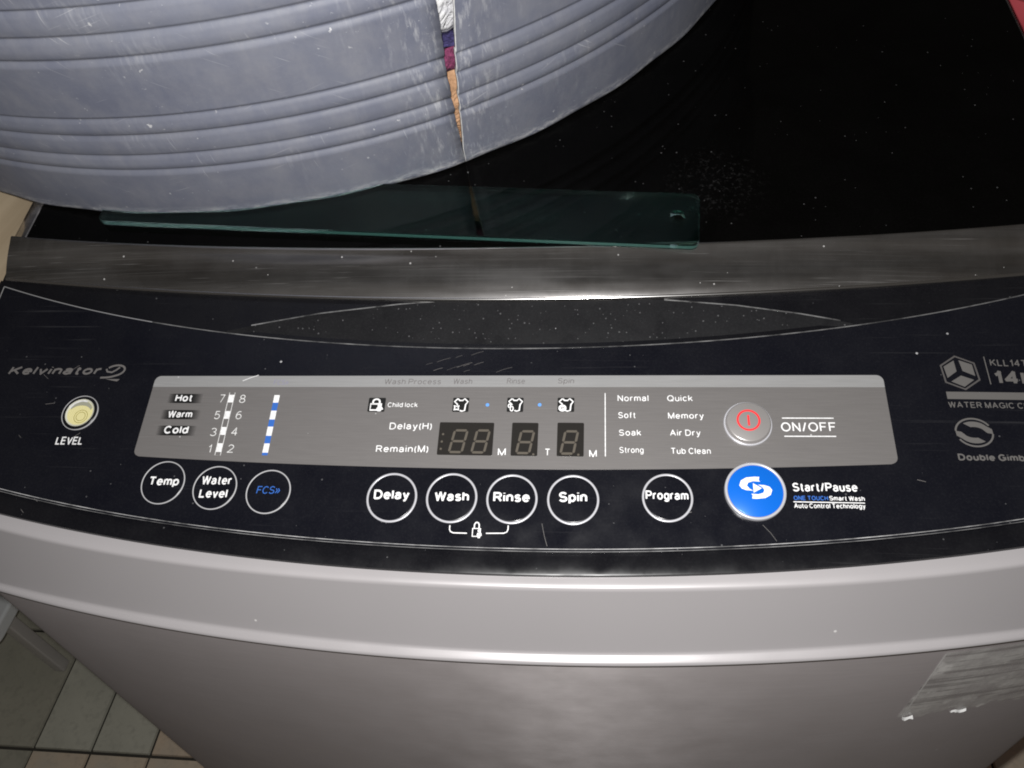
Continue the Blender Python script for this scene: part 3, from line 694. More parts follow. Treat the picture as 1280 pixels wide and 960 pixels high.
# lock mark and its bracket under Wash and Rinse
lock_icon(-0.0103, -0.0040, -0.0638, -0.0553, cp, M['white'], H + 0.00006)
stroke('lock_bracket', [([(-0.0213, -0.0577), (-0.0213, -0.0598), (-0.0207, -0.0610), (-0.0192, -0.0616), (-0.0122, -0.0616)], False), ([(-0.0024, -0.0614), (0.0066, -0.0611), (0.0081, -0.0605), (0.0087, -0.0592), (0.0087, -0.0570)], False)], 0.00055, H + 0.00006, M['white'], cp)

# brand emblem: looped ribbon over a wedge base
c = (-0.2306, 0.0307)
loop = [(c[0] + 0.0058 * math.cos(math.radians(a)) + 0.0012 * math.sin(math.radians(a)), c[1] + 0.0036 * math.sin(math.radians(a))) for a in range(150, -75, -12)]
loop += [(-0.2318, 0.0266), (-0.2345, 0.0262), (-0.2385, 0.0260)]
inner = [(-0.2362, 0.0318), (-0.2352, 0.0300), (-0.2322, 0.0296), (-0.2298, 0.0312), (-0.2280, 0.0330)]
stroke('emblem', [(loop, False)], 0.0012, H + 0.00005, M['brand'], cp)
stroke('emblem_inner', [(inner, False)], 0.0011, H + 0.00009, M['brand'], cp)
shapes('emblem_base', [[(-0.2350, 0.0251), (-0.2258, 0.0251), (-0.2272, 0.0236), (-0.2296, 0.0240)]], H + 0.00012, M['brand'], cp)

# right-hand print: cube mark, bar, oval arrows
cc = (0.2429, 0.0314)
def hexp(a, r): return (cc[0] + r * math.cos(math.radians(a)), cc[1] + r * math.sin(math.radians(a)))
faces_ = []
for a in (35, 155, 275):
    ctr = hexp(a, 0.0052)
    quad = [hexp(a, 0.0004), hexp(a - 60, 0.0092), hexp(a, 0.0096), hexp(a + 60, 0.0092)]
    faces_.append([(ctr[0] + (p[0] - ctr[0]) * 0.72, ctr[1] + (p[1] - ctr[1]) * 0.72) for p in quad])
shapes('cube_mark', faces_, H + 0.00008, M['dim'], cp)
stroke('cube_outline', [([hexp(a, 0.0098) for a in (-25, 35, 95, 155, 215, 275)], True)], 0.0010, H + 0.00004, M['dimmer'], cp)
stroke('divider_line', [([(0.2566, 0.041), (0.2568, 0.0246)], False)], 0.0005, H + 0.00005, M['dim'], cp)
shapes('print_bar', [[(0.2338, 0.0160), (0.2870, 0.0156), (0.2870, 0.0198), (0.2338, 0.0202)]], H + 0.00005, M['dim'], cp)
ec = (0.2431, -0.0027)
def ell(a, rx, ry): return (ec[0] + rx * math.cos(math.radians(a)), ec[1] + ry * math.sin(math.radians(a)))
stroke('oval_mark', [([ell(a, 0.0088, 0.0076) for a in range(30, 175, 6)], False), ([ell(a, 0.0088, 0.0076) for a in range(210, 355, 6)], False)], 0.0009, H + 0.00005, M['dim'], cp)
for s in (1, -1):
    body = [ell(a, 0.0078, 0.0060) for a in range(125, 25, -10)] + [ell(18, 0.0092, 0.006), ell(-8, 0.0090, 0.006), ell(-5, 0.0062, 0.003)] + [ell(a, 0.0052, 0.0030) for a in range(20, 110, 12)]
    body = [(ec[0] + s * (p[0] - ec[0]), ec[1] + s * (p[1] - ec[1])) for p in body]
    V = [PT(u, v, H + 0.00009) for u, v in body]
    bmm = bmesh.new(); vv = [bmm.verts.new(p) for p in V]; f_ = bmm.faces.new(vv); bmesh.ops.triangulate(bmm, faces=[f_])
    from_bm('oval_arrow', bmm, M['dim'], cp)

# --- buttons: (u, v, r, ring width, ring material, words)
def ring_mesh(name, u, v, r, wd, h0, h1, mat, parent, n=56):
    e_ = min(wd * 0.35, (h1 - h0) * 0.5)
    prof = [(r, h0), (r, h1 - e_), (r - e_ * 0.3, h1 - e_ * 0.3), (r - e_, h1), (r - wd + e_, h1), (r - wd + e_ * 0.3, h1 - e_ * 0.3), (r - wd, h1 - e_), (r - wd, h0)]
    V = []; F = []
    for i in range(n):
        a = 2 * math.pi * i / n
        V += [PT(u + q * math.cos(a), v + q * math.sin(a), h) for q, h in prof]
    k = len(prof)
    for i in range(n):
        j = (i + 1) % n
        for t in range(k - 1): F.append((i * k + t, j * k + t, j * k + t + 1, i * k + t + 1))
    return mk(name, V, F, mat, parent, 50)
def dome(name, u, v, r, h0, h1, mat, parent, n=48, edge=0.3):
    prof = [(r, h0)] + [(r * (1 - edge * (1 - math.cos(t))), h0 + (h1 - h0) * math.sin(t)) for t in [math.pi / 2 * i / 6 for i in range(1, 7)]]
    V = []; F = []; k = len(prof)
    for i in range(n):
        a = 2 * math.pi * i / n
        V += [PT(u + q * math.cos(a), v + q * math.sin(a), h) for q, h in prof]
    for i in range(n):
        j = (i + 1) % n
        for t in range(k - 1): F.append((i * k + t, j * k + t, j * k + t + 1, i * k + t + 1))
    V.append(PT(u, v, h1)); c = len(V) - 1
    for i in range(n): F.append((i * k + k - 1, ((i + 1) % n) * k + k - 1, c))
    return mk(name, V, F, mat, parent, 60)
WORDS = {'Temp': (-0.19, -0.0398, -0.1726, -0.0397, 0.00472, 'wbi'), 'Water': (-0.1597, -0.0388, -0.1428, -0.0386, 0.00479, 'wbi'), 'Level': (-0.1594, -0.0462, -0.1437, -0.046, 0.00471, 'wbi'), 'FCS»': (-0.1278, -0.0433, -0.1143, -0.0431, 0.00403, 'bluei'), 'Delay': (-0.0631, -0.0449, -0.0441, -0.0446, 0.00495, 'wb'), 'Wash': (-0.0306, -0.0451, -0.0125, -0.0448, 0.00478, 'wb'), 'Rinse': (0.0002, -0.0449, 0.0191, -0.0446, 0.00496, 'wb'), 'Spin': (0.034, -0.0442, 0.0485, -0.0439, 0.00505, 'wb'), 'Program': (0.078, -0.0419, 0.0993, -0.0418, 0.00458, 'wb')}
for u, v, r, wd, rm, words in ((-0.1819, -0.0380, 0.01235, 0.0006, 'thinring', ('Temp',)), (-0.1517, -0.0403, 0.01235, 0.00065, 'thinring', ('Water', 'Level')), (-0.1213, -0.0419, 0.01235, 0.0007, 'thinring', ('FCS»',)),
                               (-0.0535, -0.0436, 0.01355, 0.0012, 'ring', ('Delay',)), (-0.0217, -0.0431, 0.01355, 0.0012, 'ring', ('Wash',)), (0.0098, -0.0430, 0.01335, 0.0012, 'ring', ('Rinse',)), (0.0413, -0.0427, 0.01335, 0.0012, 'ring', ('Spin',)), (0.0889, -0.0406, 0.0128, 0.0012, 'ring', ('Program',))):
    b = dome('button', u, v, r - wd * 0.9, H, H + 0.00035, M['panel'], WM, 56, 0.06)
    ring_mesh('ring', u, v, r, wd, H - 0.0002, H + 0.00045, M[rm], b)
    for s in words:
        u0, v0, u1, v1, cap, sty = WORDS[s]; mt, off, it = STY[sty]
        text(s, u0, v0, u1, v1, cap, H + 0.00042, M[mt], b, off, it, 0.10)
# power button: satin metal dome with a red power mark
pb = dome('power_button', 0.1317, 0.0005, 0.0117, HD, HD + 0.0032, M['metalbtn'], WM, 56, 0.10)
ring_mesh('ring', 0.1317, 0.0005, 0.0124, 0.0011, HD - 0.0002, HD + 0.0009, M['ring'], pb)
stroke('power_icon', [(circ(0.1316, 0.0013, 0.0055, 40), True), ([(0.1316, 0.0042), (0.1317, -0.0018)], False)], 0.0011, HD + 0.0033, M['red'], pb)
# start button: blue disc in a silver ring with a swirl mark
sb = dome('start_button', 0.1321, -0.0367, 0.0139, H, H + 0.0024, M['bluebtn'], WM, 64, 0.05)
ring_mesh('ring', 0.1321, -0.0367, 0.0150, 0.0015, H - 0.0002, H + 0.0028, M['ring'], sb, 64)
sc_ = (0.1323, -0.0352)
def swirl(s):
    top = [(-0.0079, 0.0010), (-0.0070, 0.0036), (-0.0042, 0.0053), (0.0000, 0.0058), (0.0022, 0.0057), (0.0018, 0.0040), (0.0024, 0.0032), (-0.0010, 0.0034), (-0.0035, 0.0026), (-0.0042, 0.0010), (-0.0030, -0.0006), (-0.0012, -0.0016), (-0.0045, -0.0014), (-0.0068, -0.0006)]
    return [(sc_[0] + s * x, sc_[1] + s * y) for x, y in top]
bmm = bmesh.new()
for s in (1, -1):
    vv = [bmm.verts.new(PT(u, v, H + 0.00255)) for u, v in swirl(s)]; bmm.faces.new(vv)
vv = [bmm.verts.new(PT(sc_[0] + x, sc_[1] + y, H + 0.0026)) for x, y in ((-0.0012, 0.0024), (-0.0012, -0.0026), (0.0030, -0.0002))]; bmm.faces.new(vv)
bmesh.ops.triangulate(bmm, faces=bmm.faces[:]); bmesh.ops.recalc_face_normals(bmm, faces=bmm.faces[:])
from_bm('swirl_icon', bmm, M['white'], sb)

# --- digit displays: smoked windows with unlit segments
def digit(u0, v0, u1, v1, parent):
    it = 0.18; W_ = (u1 - u0) - it * (v1 - v0); Hh = v1 - v0; t = 0.0013; g = 0.00022
    mid = Hh / 2
    def bar(x0, y0, x1, y1, vert):
        e = t / 2
        pts = [(x0, y0), (x0 - e, y0 + e), (x0 - e, y1 - e), (x0, y1), (x0 + e, y1 - e), (x0 + e, y0 + e)] if vert else [(x0, y0), (x0 + e, y0 - e), (x1 - e, y0 - e), (x1, y0), (x1 - e, y0 + e), (x0 + e, y0 + e)]
        shapes('segment', [[(u0 + x + it * y, v0 + y) for x, y in pts]], HD + 0.00022, M['segment'], parent)
    x0, x1 = t / 2, W_ - t / 2
    for y in (t / 2, mid, Hh - t / 2): bar(x0 + g, y, x1 - g, y, False)
    for x in (x0, x1):
        bar(x, t / 2 + g, x, mid - g, True); bar(x, mid + g, x, Hh - t / 2 - g, True)
for (u0, v0, u1, v1), digs, dots in (((-0.0319, -0.0194, -0.0020, -0.0004), ((-0.0262, -0.0184, -0.0155, -0.0045), (-0.0140, -0.0184, -0.0034, -0.0044)), ((-0.0295, -0.0075), (-0.0298, -0.0118), (-0.0300, -0.0160))),
                                     ((0.0078, -0.0193, 0.0220, -0.0002), ((0.0100, -0.0184, 0.0206, -0.0046),), ((0.0199, -0.0184),)), ((0.0322, -0.0192, 0.0464, 0.0001), ((0.0335, -0.0183, 0.0440, -0.0043),), ((0.0436, -0.0182),))):
    dd = panel_poly('digit_display', rrect(u0, v0, u1, v1, 0.0007), HD - 0.0003, HD + 0.00015, M['window'], WM)
    for d in digs: digit(*d, dd)
    for u, v in dots: shapes('dot', [circ(u, v, 0.00065, 10)], HD + 0.00022, M['segment'], dd)

# --- spirit level let into the panel
lv = ring_mesh('level_indicator', -0.2437, 0.0031, 0.0104, 0.0020, H - 0.0004, H + 0.0008, M['rim'], WM)
ring_mesh('ring', -0.2437, 0.0031, 0.01085, 0.00045, H - 0.0002, H + 0.0006, M['thinring'], lv)
M['vial'] = plain('pale_yellow_vial', (0.78, 0.72, 0.36), 0.25)
M['vialwall'] = plain('vial_wall', (0.62, 0.62, 0.52), 0.2)
M['clear'], nt_, p_ = new_mat('clear_cover')
tr_ = nt_.nodes.new('ShaderNodeBsdfTransparent'); gl_ = nt_.nodes.new('ShaderNodeBsdfGlossy'); gl_.inputs['Roughness'].default_value = 0.05
mx_ = nt_.nodes.new('ShaderNodeMixShader'); mx_.inputs[0].default_value = 0.05
nt_.links.new(tr_.outputs[0], mx_.inputs[1]); nt_.links.new(gl_.outputs[0], mx_.inputs[2]); nt_.links.new(mx_.outputs[0], nt_.nodes['Material Output'].inputs[0])
def disc_bowl(name, u, v, prof, mat, parent, n=40):
    V = []; F = []; k = len(prof)
    for i in range(n):
        a = 2 * math.pi * i / n
        V += [PT(u + q * math.cos(a), v + q * math.sin(a), h) for q, h in prof]
    for i in range(n):
        j = (i + 1) % n
        for t in range(k - 1): F.append((i * k + t, j * k + t, j * k + t + 1, i * k + t + 1))
    return mk(name, V, F, mat, parent, 40)
disc_bowl('vial_wall', -0.2437, 0.0031, [(0.0086, H + 0.0006), (0.0080, H + 0.0003), (0.0074, H + 0.0002)], M['vialwall'], lv)
disc_bowl('liquid', -0.2437, 0.0031, [(0.0076, H + 0.00025), (0.005, H + 0.00018), (0.00001, H + 0.00015)], M['vial'], lv)
M['vialmark'] = plain('vial_mark', (0.30, 0.26, 0.06), 0.4)
stroke('level_mark', [(circ(-0.2425, 0.0008, 0.0027, 28), True), (circ(-0.2425, 0.0008, 0.0040, 28), True)], 0.00032, H + 0.00032, M['vialmark'], lv)
M['bubble'] = plain('bubble_grey', (0.36, 0.36, 0.28), 0.2)
shapes('bubble', [[(-0.2437 + 0.0074 * math.cos(math.radians(a)), 0.0031 + 0.0074 * math.sin(math.radians(a))) for a in range(25, 156, 8)] + [(-0.2437 + 0.0072 * math.cos(math.radians(a)), 0.0031 - 0.0012 + 0.0058 * math.sin(math.radians(a))) for a in range(150, 29, -8)]], H + 0.0004, M['bubble'], lv)
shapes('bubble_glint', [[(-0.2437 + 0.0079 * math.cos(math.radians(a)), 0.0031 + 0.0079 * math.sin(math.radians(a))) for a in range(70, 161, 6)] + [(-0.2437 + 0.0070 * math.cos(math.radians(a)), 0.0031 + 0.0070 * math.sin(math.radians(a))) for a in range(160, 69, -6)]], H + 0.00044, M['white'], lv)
dome('clear_cover', -0.2437, 0.0031, 0.0085, H + 0.0007, H + 0.0014, M['clear'], lv, 40, 0.8)

# --- lid: black glass, worn chrome front strip and side strips
LA = math.radians(11.0); LY, LZ = 0.0997, 0.9916
def LT(u, v, h=0.0):
    """lid frame: u to the right, v up the lid from its front edge, h out of the glass"""
    return Vector((u, LY + v * math.cos(LA) - h * math.sin(LA), LZ + v * math.sin(LA) + h * math.cos(LA)))
lid = empty('lid', (0, 0, 0)); lid.parent = WM
LXL, LXR = -0.3135, 0.3340
front = []
for i in range(61):
    x = LXL + (LXR - LXL) * i / 60
    y = ev(CUR['D1'][0], x)
    front.append((x, (y - LY) / math.cos(LA)))
out = front + [(LXR, 0.45), (LXL, 0.45)]
n = len(out)
V = [LT(u, v, 0.0) for u, v in out] + [LT(u, v, -0.005) for u, v in out]
F = [tuple(range(n)), tuple(range(2 * n - 1, n - 1, -1))] + [(n + i, n + (i + 1) % n, (i + 1) % n, i) for i in range(n)]
mk('lid_glass', V, F, M['lid'], lid)
D0, D1 = crv('D0'), crv('D1')
xs = [-0.3235 + (0.3365 + 0.3235) * i / 110 for i in range(111)]
cvs = [crv('D0', 0.010, -0.008), crv('D0', 0.0030, -0.0052), crv('D0', 0.0004, -0.0034), crv('D0', -0.0004, -0.0020), crv('D0', -0.0003, -0.0007), crv('D0', 0.0006, 0.0003)]
cvs += [mixcrv(crv('D0', 0.0006, 0.0003), crv('D1', -0.0012, 0.0), t, 0, 0.0009 * math.sin(math.pi * t)) for t in (0.12, 0.25, 0.4, 0.55, 0.7, 0.85)]
cvs += [crv('D1', -0.0012, 0.0002), crv('D1', -0.0007, 0.0006), crv('D1', 0.0, 0.0008), crv('D1', 0.0008, 0.0007), crv('D1', 0.0012, -0.0004)]
loft('front_strip', cvs, 0, M['chrome'], lid, xs=xs, smooth=180)
# bead added along the strip's lower edge to draw out its highlight
V = []; F = []; k = 10
for x in xs:
    _, y, z = crv('D0', 0.0006, -0.0012)(x)
    for j in range(k):
        a = 2 * math.pi * j / k
        V.append((x, y + 0.0014 * math.cos(a), z + 0.0014 * math.sin(a)))
for i in range(len(xs) - 1):
    for j in range(k): F.append((i * k + j, i * k + (j + 1) % k, (i + 1) * k + (j + 1) % k, (i + 1) * k + j))
M['bead'] = plain('highlight_bead_metal', (0.78, 0.77, 0.76), 0.19, 1.0)
mk('highlight_bead', V, F, M['bead'], lid, 180)
for x0, x1 in ((-0.3235, LXL - 0.0002), (LXR + 0.0002, 0.3365)):
    v0 = 0.012
    prof = [(x0, -0.010), (x0, -0.0015), (x0 + 0.0015, 0.0002), (x1 - 0.0005, 0.0006), (x1, 0.0)]
    if x0 > 0: prof = [(x0, 0.0), (x0 + 0.0005, 0.0006), (x1 - 0.0015, 0.0002), (x1, -0.0015), (x1, -0.010)]
    V = [LT(u, v, h) for v in (v0 + 0.0005, 0.45) for u, h in prof]; k = len(prof)
    F = [(i, i + 1, k + i + 1, k + i) for i in range(k - 1)]
    mk('side_strip', V, F, M['chrome'], lid, 50)
# rear of the cover beneath the lid so that nothing is open
V = [(-0.325, 0.10, 0.955), (0.325, 0.10, 0.955), (0.325, 0.548, 1.05), (-0.325, 0.548, 1.05), (-0.325, 0.10, 0.90), (0.325, 0.10, 0.90), (0.325, 0.548, 0.90), (-0.325, 0.548, 0.90)]
mk('cover_deck', V, [(0, 1, 2, 3), (4, 7, 6, 5), (0, 4, 5, 1), (1, 5, 6, 2), (2, 6, 7, 3), (3, 7, 4, 0)], M['rim'], WM)

# --- torn clear sticker left on the cabinet front, right
def front_pt(x, z, d):
    y = ev(CUR['B4'][0], x) + 0.0045
    return (x, y - d, z)
def sticker_mat():
    mt, nt, p = new_mat('torn_clear_sticker')
    ln = noise(nt, 1.0, 3, 0.6, coords(nt, (20, 20, 330)))
    pat = noise(nt, 45, 4, 0.6)
    c = mixc(nt, ramp(nt, ln, 0.53, 0.60), (0.64, 0.63, 0.615), (0.36, 0.35, 0.345))
    c = mixc(nt, ramp(nt, pat, 0.60, 0.66), c, (0.85, 0.84, 0.82))
    a = ramp(nt, noise(nt, 60, 4, 0.6), 0.30, 0.60, 0.22, 0.78)
    setp(nt, p, base=c, rough=0.3, alpha=a); return mt
M['sticker'] = sticker_mat()
zb = lambda x: 0.7745 + 0.0025 * math.sin(x * 220) + 0.0020 * math.sin(x * 520 + 1) + 0.0012 * math.sin(x * 1700) + 0.05 * (x - 0.235)
V = []; F = []; NX, NZ = 90, 10
for i in range(NX + 1):
    x = 0.2335 + (0.325 - 0.2335) * i / NX
    for j in range(NZ + 1):
        z0 = zb(x); z1 = 0.868
        z = z0 + (z1 - z0) * j / NZ
        xx = x + (0.004 * (1 - j / NZ) if i == 0 else 0)
        curl = 0.0
        V.append(front_pt(xx, z, 0.0004 + random.uniform(0, 0.00012)))
for i in range(NX):
    for j in range(NZ):
        a = i * (NZ + 1) + j
        F.append((a, a + NZ + 1, a + NZ + 2, a + 1))
st = mk('sticker', V, F, M['sticker'], WM, 60)
def curl(name, pts, wd, lift):
    V = []; F = []
    for (x, z) in pts:
        V += [front_pt(x, z, 0.0005), front_pt(x + random.uniform(-.0005, .0005), z + wd * 0.5, lift * random.uniform(0.7, 1.2)), front_pt(x, z + wd, 0.0007)]
    for i in range(len(pts) - 1):
        for j in range(2): F.append((3 * i + j, 3 * i + 3 + j, 3 * i + 4 + j, 3 * i + 1 + j))
    return mk(name, V, F, M['torn'], st, 40)
curl('torn_edge', [(0.2375 + i * 0.0010, 0.7735 - 0.002 * math.sin(i * 0.6)) for i in range(7)], 0.0026, 0.0024)
curl('torn_edge', [(0.2670 + i * 0.0013, 0.7735 + 0.001 * math.sin(i)) for i in range(8)], 0.0022, 0.0018)
M['stickeredge'] = plain('sticker_edge', (0.55, 0.54, 0.53), 0.4, 0.0, alpha=0.55)
V = []
for j in range(13):
    z = 0.776 + (0.867 - 0.776) * j / 12
    x = 0.2335 + 0.004 * (1 - j / 12)
    V += [front_pt(x - 0.0004, z, 0.0006), front_pt(x + 0.0004, z, 0.0009)]
mk('sticker_edge', V, [(2 * j, 2 * j + 1, 2 * j + 3, 2 * j + 2) for j in range(12)], M['stickeredge'], st)

# ================================================================== glass strip lying on the lid
gs = bpy.data.objects.new('glass_strip', None)
GA = math.atan2((0.0990 - 0.1265) / math.cos(LA), 0.1086 + 0.2640)
GL, GW, GT, GR = 0.377, 0.0405, 0.0042, 0.005
gc, gsn = math.cos(GA), math.sin(GA)
g0 = (-0.2655, (0.1235 - LY) / math.cos(LA))
def GP(s, t, h):      # along, across, up
    return LT(g0[0] + s * gc - t * gsn, g0[1] + s * gsn + t * gc, 0.0009 + h)
outer = rrect(0, 0, GL, GW, GR, 6)
bmm = bmesh.new()
hole = circ(GL - 0.0125, GW * 0.56, 0.0042, 24)
tops = {}
for h in (0.0, GT):
    vo = [bmm.verts.new(GP(s, t, h)) for s, t in outer]; vh = [bmm.verts.new(GP(s, t, h)) for s, t in hole]
    eo = [bmm.edges.new((vo[i], vo[(i + 1) % len(vo)])) for i in range(len(vo))]
    eh = [bmm.edges.new((vh[i], vh[(i + 1) % len(vh)])) for i in range(len(vh))]
    bmesh.ops.triangle_fill(bmm, use_beauty=True, use_dissolve=False, edges=eo + eh)
    tops[h] = (vo, vh)
for idx in (0, 1):
    A, B = tops[0.0][idx], tops[GT][idx]
    for i in range(len(A)):
        j = (i + 1) % len(A); bmm.faces.new((A[i], A[j], B[j], B[i]))
bmesh.ops.recalc_face_normals(bmm, faces=bmm.faces[:])
g = from_bm('glass_strip', bmm, M['glass'])
bpy.data.objects.remove(gs)
tag(g, 'clear greenish glass strip with a hole in its end, lying on the black lid', 'glass strip')
bevel(g, 0.0006, 2, 40)
# ground edge all round the strip
oe = rrect(-0.00012, -0.00012, GL + 0.00012, GW + 0.00012, GR, 6); k = len(oe)
V = [GP(a_, b_, h_) for h_ in (0.0009, GT - 0.0009) for a_, b_ in oe]
mk('ground_edge', V, [(i, (i + 1) % k, k + (i + 1) % k, k + i) for i in range(k)], M['glass_edge'], g)

# ================================================================== grey plastic tub, cracked
TB = empty('tub')
TM = Matrix.Identity(4)
ctr = LT(-0.2104, 0.4313, 0.0)
ex = Vector((1, 0, 0)); ez = Vector((0, -math.sin(LA), math.cos(LA))); ey = ez.cross(ex)
for i in range(3): TM[i][0] = ex[i]; TM[i][1] = ey[i]; TM[i][2] = ez[i]; TM[i][3] = ctr[i]
TB.matrix_world = TM
tag(TB, 'grey ribbed plastic tub with a split side, standing on the black lid', 'tub')
VIS = math.radians(-72)                     # mid direction of the near side
dirx, diry = math.cos(VIS), math.sin(VIS)
GRV = (0.042, 0.054, 0.0695, 0.0820, 0.1205, 0.1340, 0.1490, 0.186, 0.198, 0.210)
def wall_r(h):
    r = 0.401 + 0.09 * h
    for a, b in ((0.042, 0.0820), (0.1205, 0.1490), (0.186, 0.210)):
        gs_ = [q for q in GRV if a - 1e-6 <= q <= b + 1e-6]
        for qi, q in enumerate(gs_):
            nx_ = gs_[qi + 1] if qi + 1 < len(gs_) else q + 0.014
            d = h - q                        # groove: a long slope in, a short overhang out, a soft round rib above
            if -0.0035 <= d < 0: r -= 0.0020 * (1 - (-d / 0.0035)) ** 1.5
            elif 0 <= d < 0.0022: r -= 0.0020 * (1 - d / 0.0022) ** 0.8
            if 0.0022 <= d < nx_ - q - 0.0035 and qi + 1 < len(gs_): r += 0.0006 * math.sin(math.pi * (d - 0.0022) / (nx_ - q - 0.0057))
    if h < 0.004: r -= 0.0022 * (1 - h / 0.004) ** 2
    return r
def tub_pt(th, r, h):
    x, y = r * math.cos(th), r * math.sin(th)
    s = x * dirx + y * diry
    if s < 0:                               # the far side is flatter: an oval tub
        x -= dirx * s * 0.45; y -= diry * s * 0.45
    return Vector((x, y, h))
CR = [(0.0, -63.46, -63.42), (0.006, -63.52, -63.45), (0.0125, -63.58, -63.48), (0.037, -63.78, -63.29), (0.0495, -63.80, -63.23), (0.0615, -63.89, -63.16), (0.075, -63.95, -63.05), (0.093, -63.86, -62.80), (0.1165, -63.86, -62.50), (0.16, -63.9, -61.9), (0.25, -64.1, -60.6)]
def crack(h):
    for (a, l0, r0), (b, l1, r1) in zip(CR, CR[1:]):
        if a <= h <= b:
            t = (h - a) / (b - a); j = (0.022 * math.sin(h * 310) + 0.014 * math.sin(h * 1100)) * min(1, h * 40)
            return math.radians(l0 + (l1 - l0) * t + j), math.radians(r0 + (r1 - r0) * t + j * 0.4)
    return math.radians(-64.1), math.radians(-60.6)
hs = [0.0, 0.0006, 0.0014, 0.0025, 0.004]
h = 0.0055
while h < 0.2299:
    hs.append(h); h += 0.0007 if h < 0.155 else 0.0025
hs += [0.230]
NT = 260
# angular samples: dense over the near side
fr = []
for i in range(NT + 1):
    t = i / NT
    fr.append(t)
V = []; F = []
for h in hs:
    l, r = crack(h); r0 = wall_r(h)
    for t in fr:
        th = r + t * (2 * math.pi + l - r)
        if h == hs[0] or True:
            wob = 0.0006 * math.sin(th * 37) * (1 if h < 0.003 else 0)
        V.append(tub_pt(th, r0 + wob, h))
k = NT + 1
for j in range(len(hs) - 1):
    for i in range(NT): F.append((j * k + i, j * k + i + 1, (j + 1) * k + i + 1, (j + 1) * k + i))
UVS = [((crack(h)[1] + t * (2 * math.pi + crack(h)[0] - crack(h)[1]) - (2 * math.pi if t > 0.6 else 0)) * 0.401, h) for h in hs for t in fr]
wall = mk('wall', V, F, M['tub'], TB, 180, mats=[M['tub'], M['torn']])
uvl = wall.data.uv_layers.new(name='UVMap')
for li, lp in enumerate(wall.data.loops): uvl.data[li].uv = UVS[lp.vertex_index]
so = wall.modifiers.new('thick', 'SOLIDIFY'); so.thickness = 0.003; so.offset = -1; so.material_offset_rim = 1
# floor of the tub
V = [tub_pt(2 * math.pi * i / 120, 0.395, z) for z in (0.0015, 0.004) for i in range(120)]
F = [tuple(range(119, -1, -1)), tuple(range(120, 240))] + [(i, (i + 1) % 120, 120 + (i + 1) % 120, 120 + i) for i in range(120)]
mk('bottom', V, F, M['tub'], TB)
# rolled rim at the top
V = []; F = []; k = 8; NR = 160
for i in range(NR + 1):
    th = math.radians(-60.6) + (2 * math.pi - math.radians(3.5)) * i / NR
    for j in range(k):
        a = 2 * math.pi * j / k
        V.append(tub_pt(th, wall_r(0.23) + 0.006 + 0.007 * math.cos(a), 0.232 + 0.006 * math.sin(a)))
for i in range(NR):
    for j in range(k): F.append((i * k + j, (i + 1) * k + j, (i + 1) * k + (j + 1) % k, i * k + (j + 1) % k))
mk('rim', V, F, M['tub'], TB, 180)

# laundry seen through the split: rumpled bundles lying inside the tub
def bundle(name, th0, th1, h0, h1, depth, mat, label, gap=0.006, seed=0):
    rnd = random.Random(seed)
    V = []; F = []; A, B = 18, 12
    ph = [rnd.uniform(0, 6) for _ in range(6)]
    for i in range(A + 1):
        for j in range(B):
            b = 2 * math.pi * j / B
            th = math.radians(th0 + (th1 - th0) * i / A)
            e = math.sin(math.pi * min(max(i / A, 0.03), 0.97)) ** 0.4
            cr, ch = 0.401 - gap - depth / 2, (h0 + h1) / 2
            sup = lambda q: math.copysign(abs(q) ** 0.5, q)
            rr = cr + 0.5 * depth * sup(math.cos(b)) * e + 0.0016 * math.sin(i * 1.7 + ph[0] + b * 3)
            hh = ch + 0.5 * (h1 - h0) * sup(math.sin(b)) * e + 0.0012 * math.sin(i * 2.3 + ph[1])
            V.append(TM @ tub_pt(th, rr + 0.09 * hh, hh))
    for i in range(A):
        for j in range(B): F.append((i * B + j, (i + 1) * B + j, (i + 1) * B + (j + 1) % B, i * B + (j + 1) % B))
    F.append(tuple(range(B))); F.append(tuple(range((A + 1) * B - 1, A * B - 1, -1)))
    bm = bmesh.new(); vs = [bm.verts.new(v) for v in V]
    for f in F: bm.faces.new([vs[q] for q in f])
    bmesh.ops.recalc_face_normals(bm, faces=bm.faces[:])
    o = from_bm(name, bm, mat, None, 180)
    tag(o, label, 'cloth'); return o
bundle('folded_cloth', -78, -48, 0.0045, 0.0655, 0.05, M['cloth_tan'], 'tan cloth showing low down through the split in the grey tub', 0.005, 1)
bundle('folded_cloth', -76, -50, 0.0660, 0.0832, 0.05, M['cloth_maroon'], 'maroon cloth in the split of the grey tub, above the tan cloth', 0.0048, 2)
bundle('folded_cloth', -80, -46, 0.0872, 0.160, 0.06, M['cloth_white'], 'white cloth filling the widest top end of the split in the grey tub', 0.005, 3)
bundle('folded_cloth', -74, -54, 0.0834, 0.0870, 0.03, M['cloth_violet'], 'thin violet cloth between the white and maroon cloths in the tub split', 0.0055, 4)

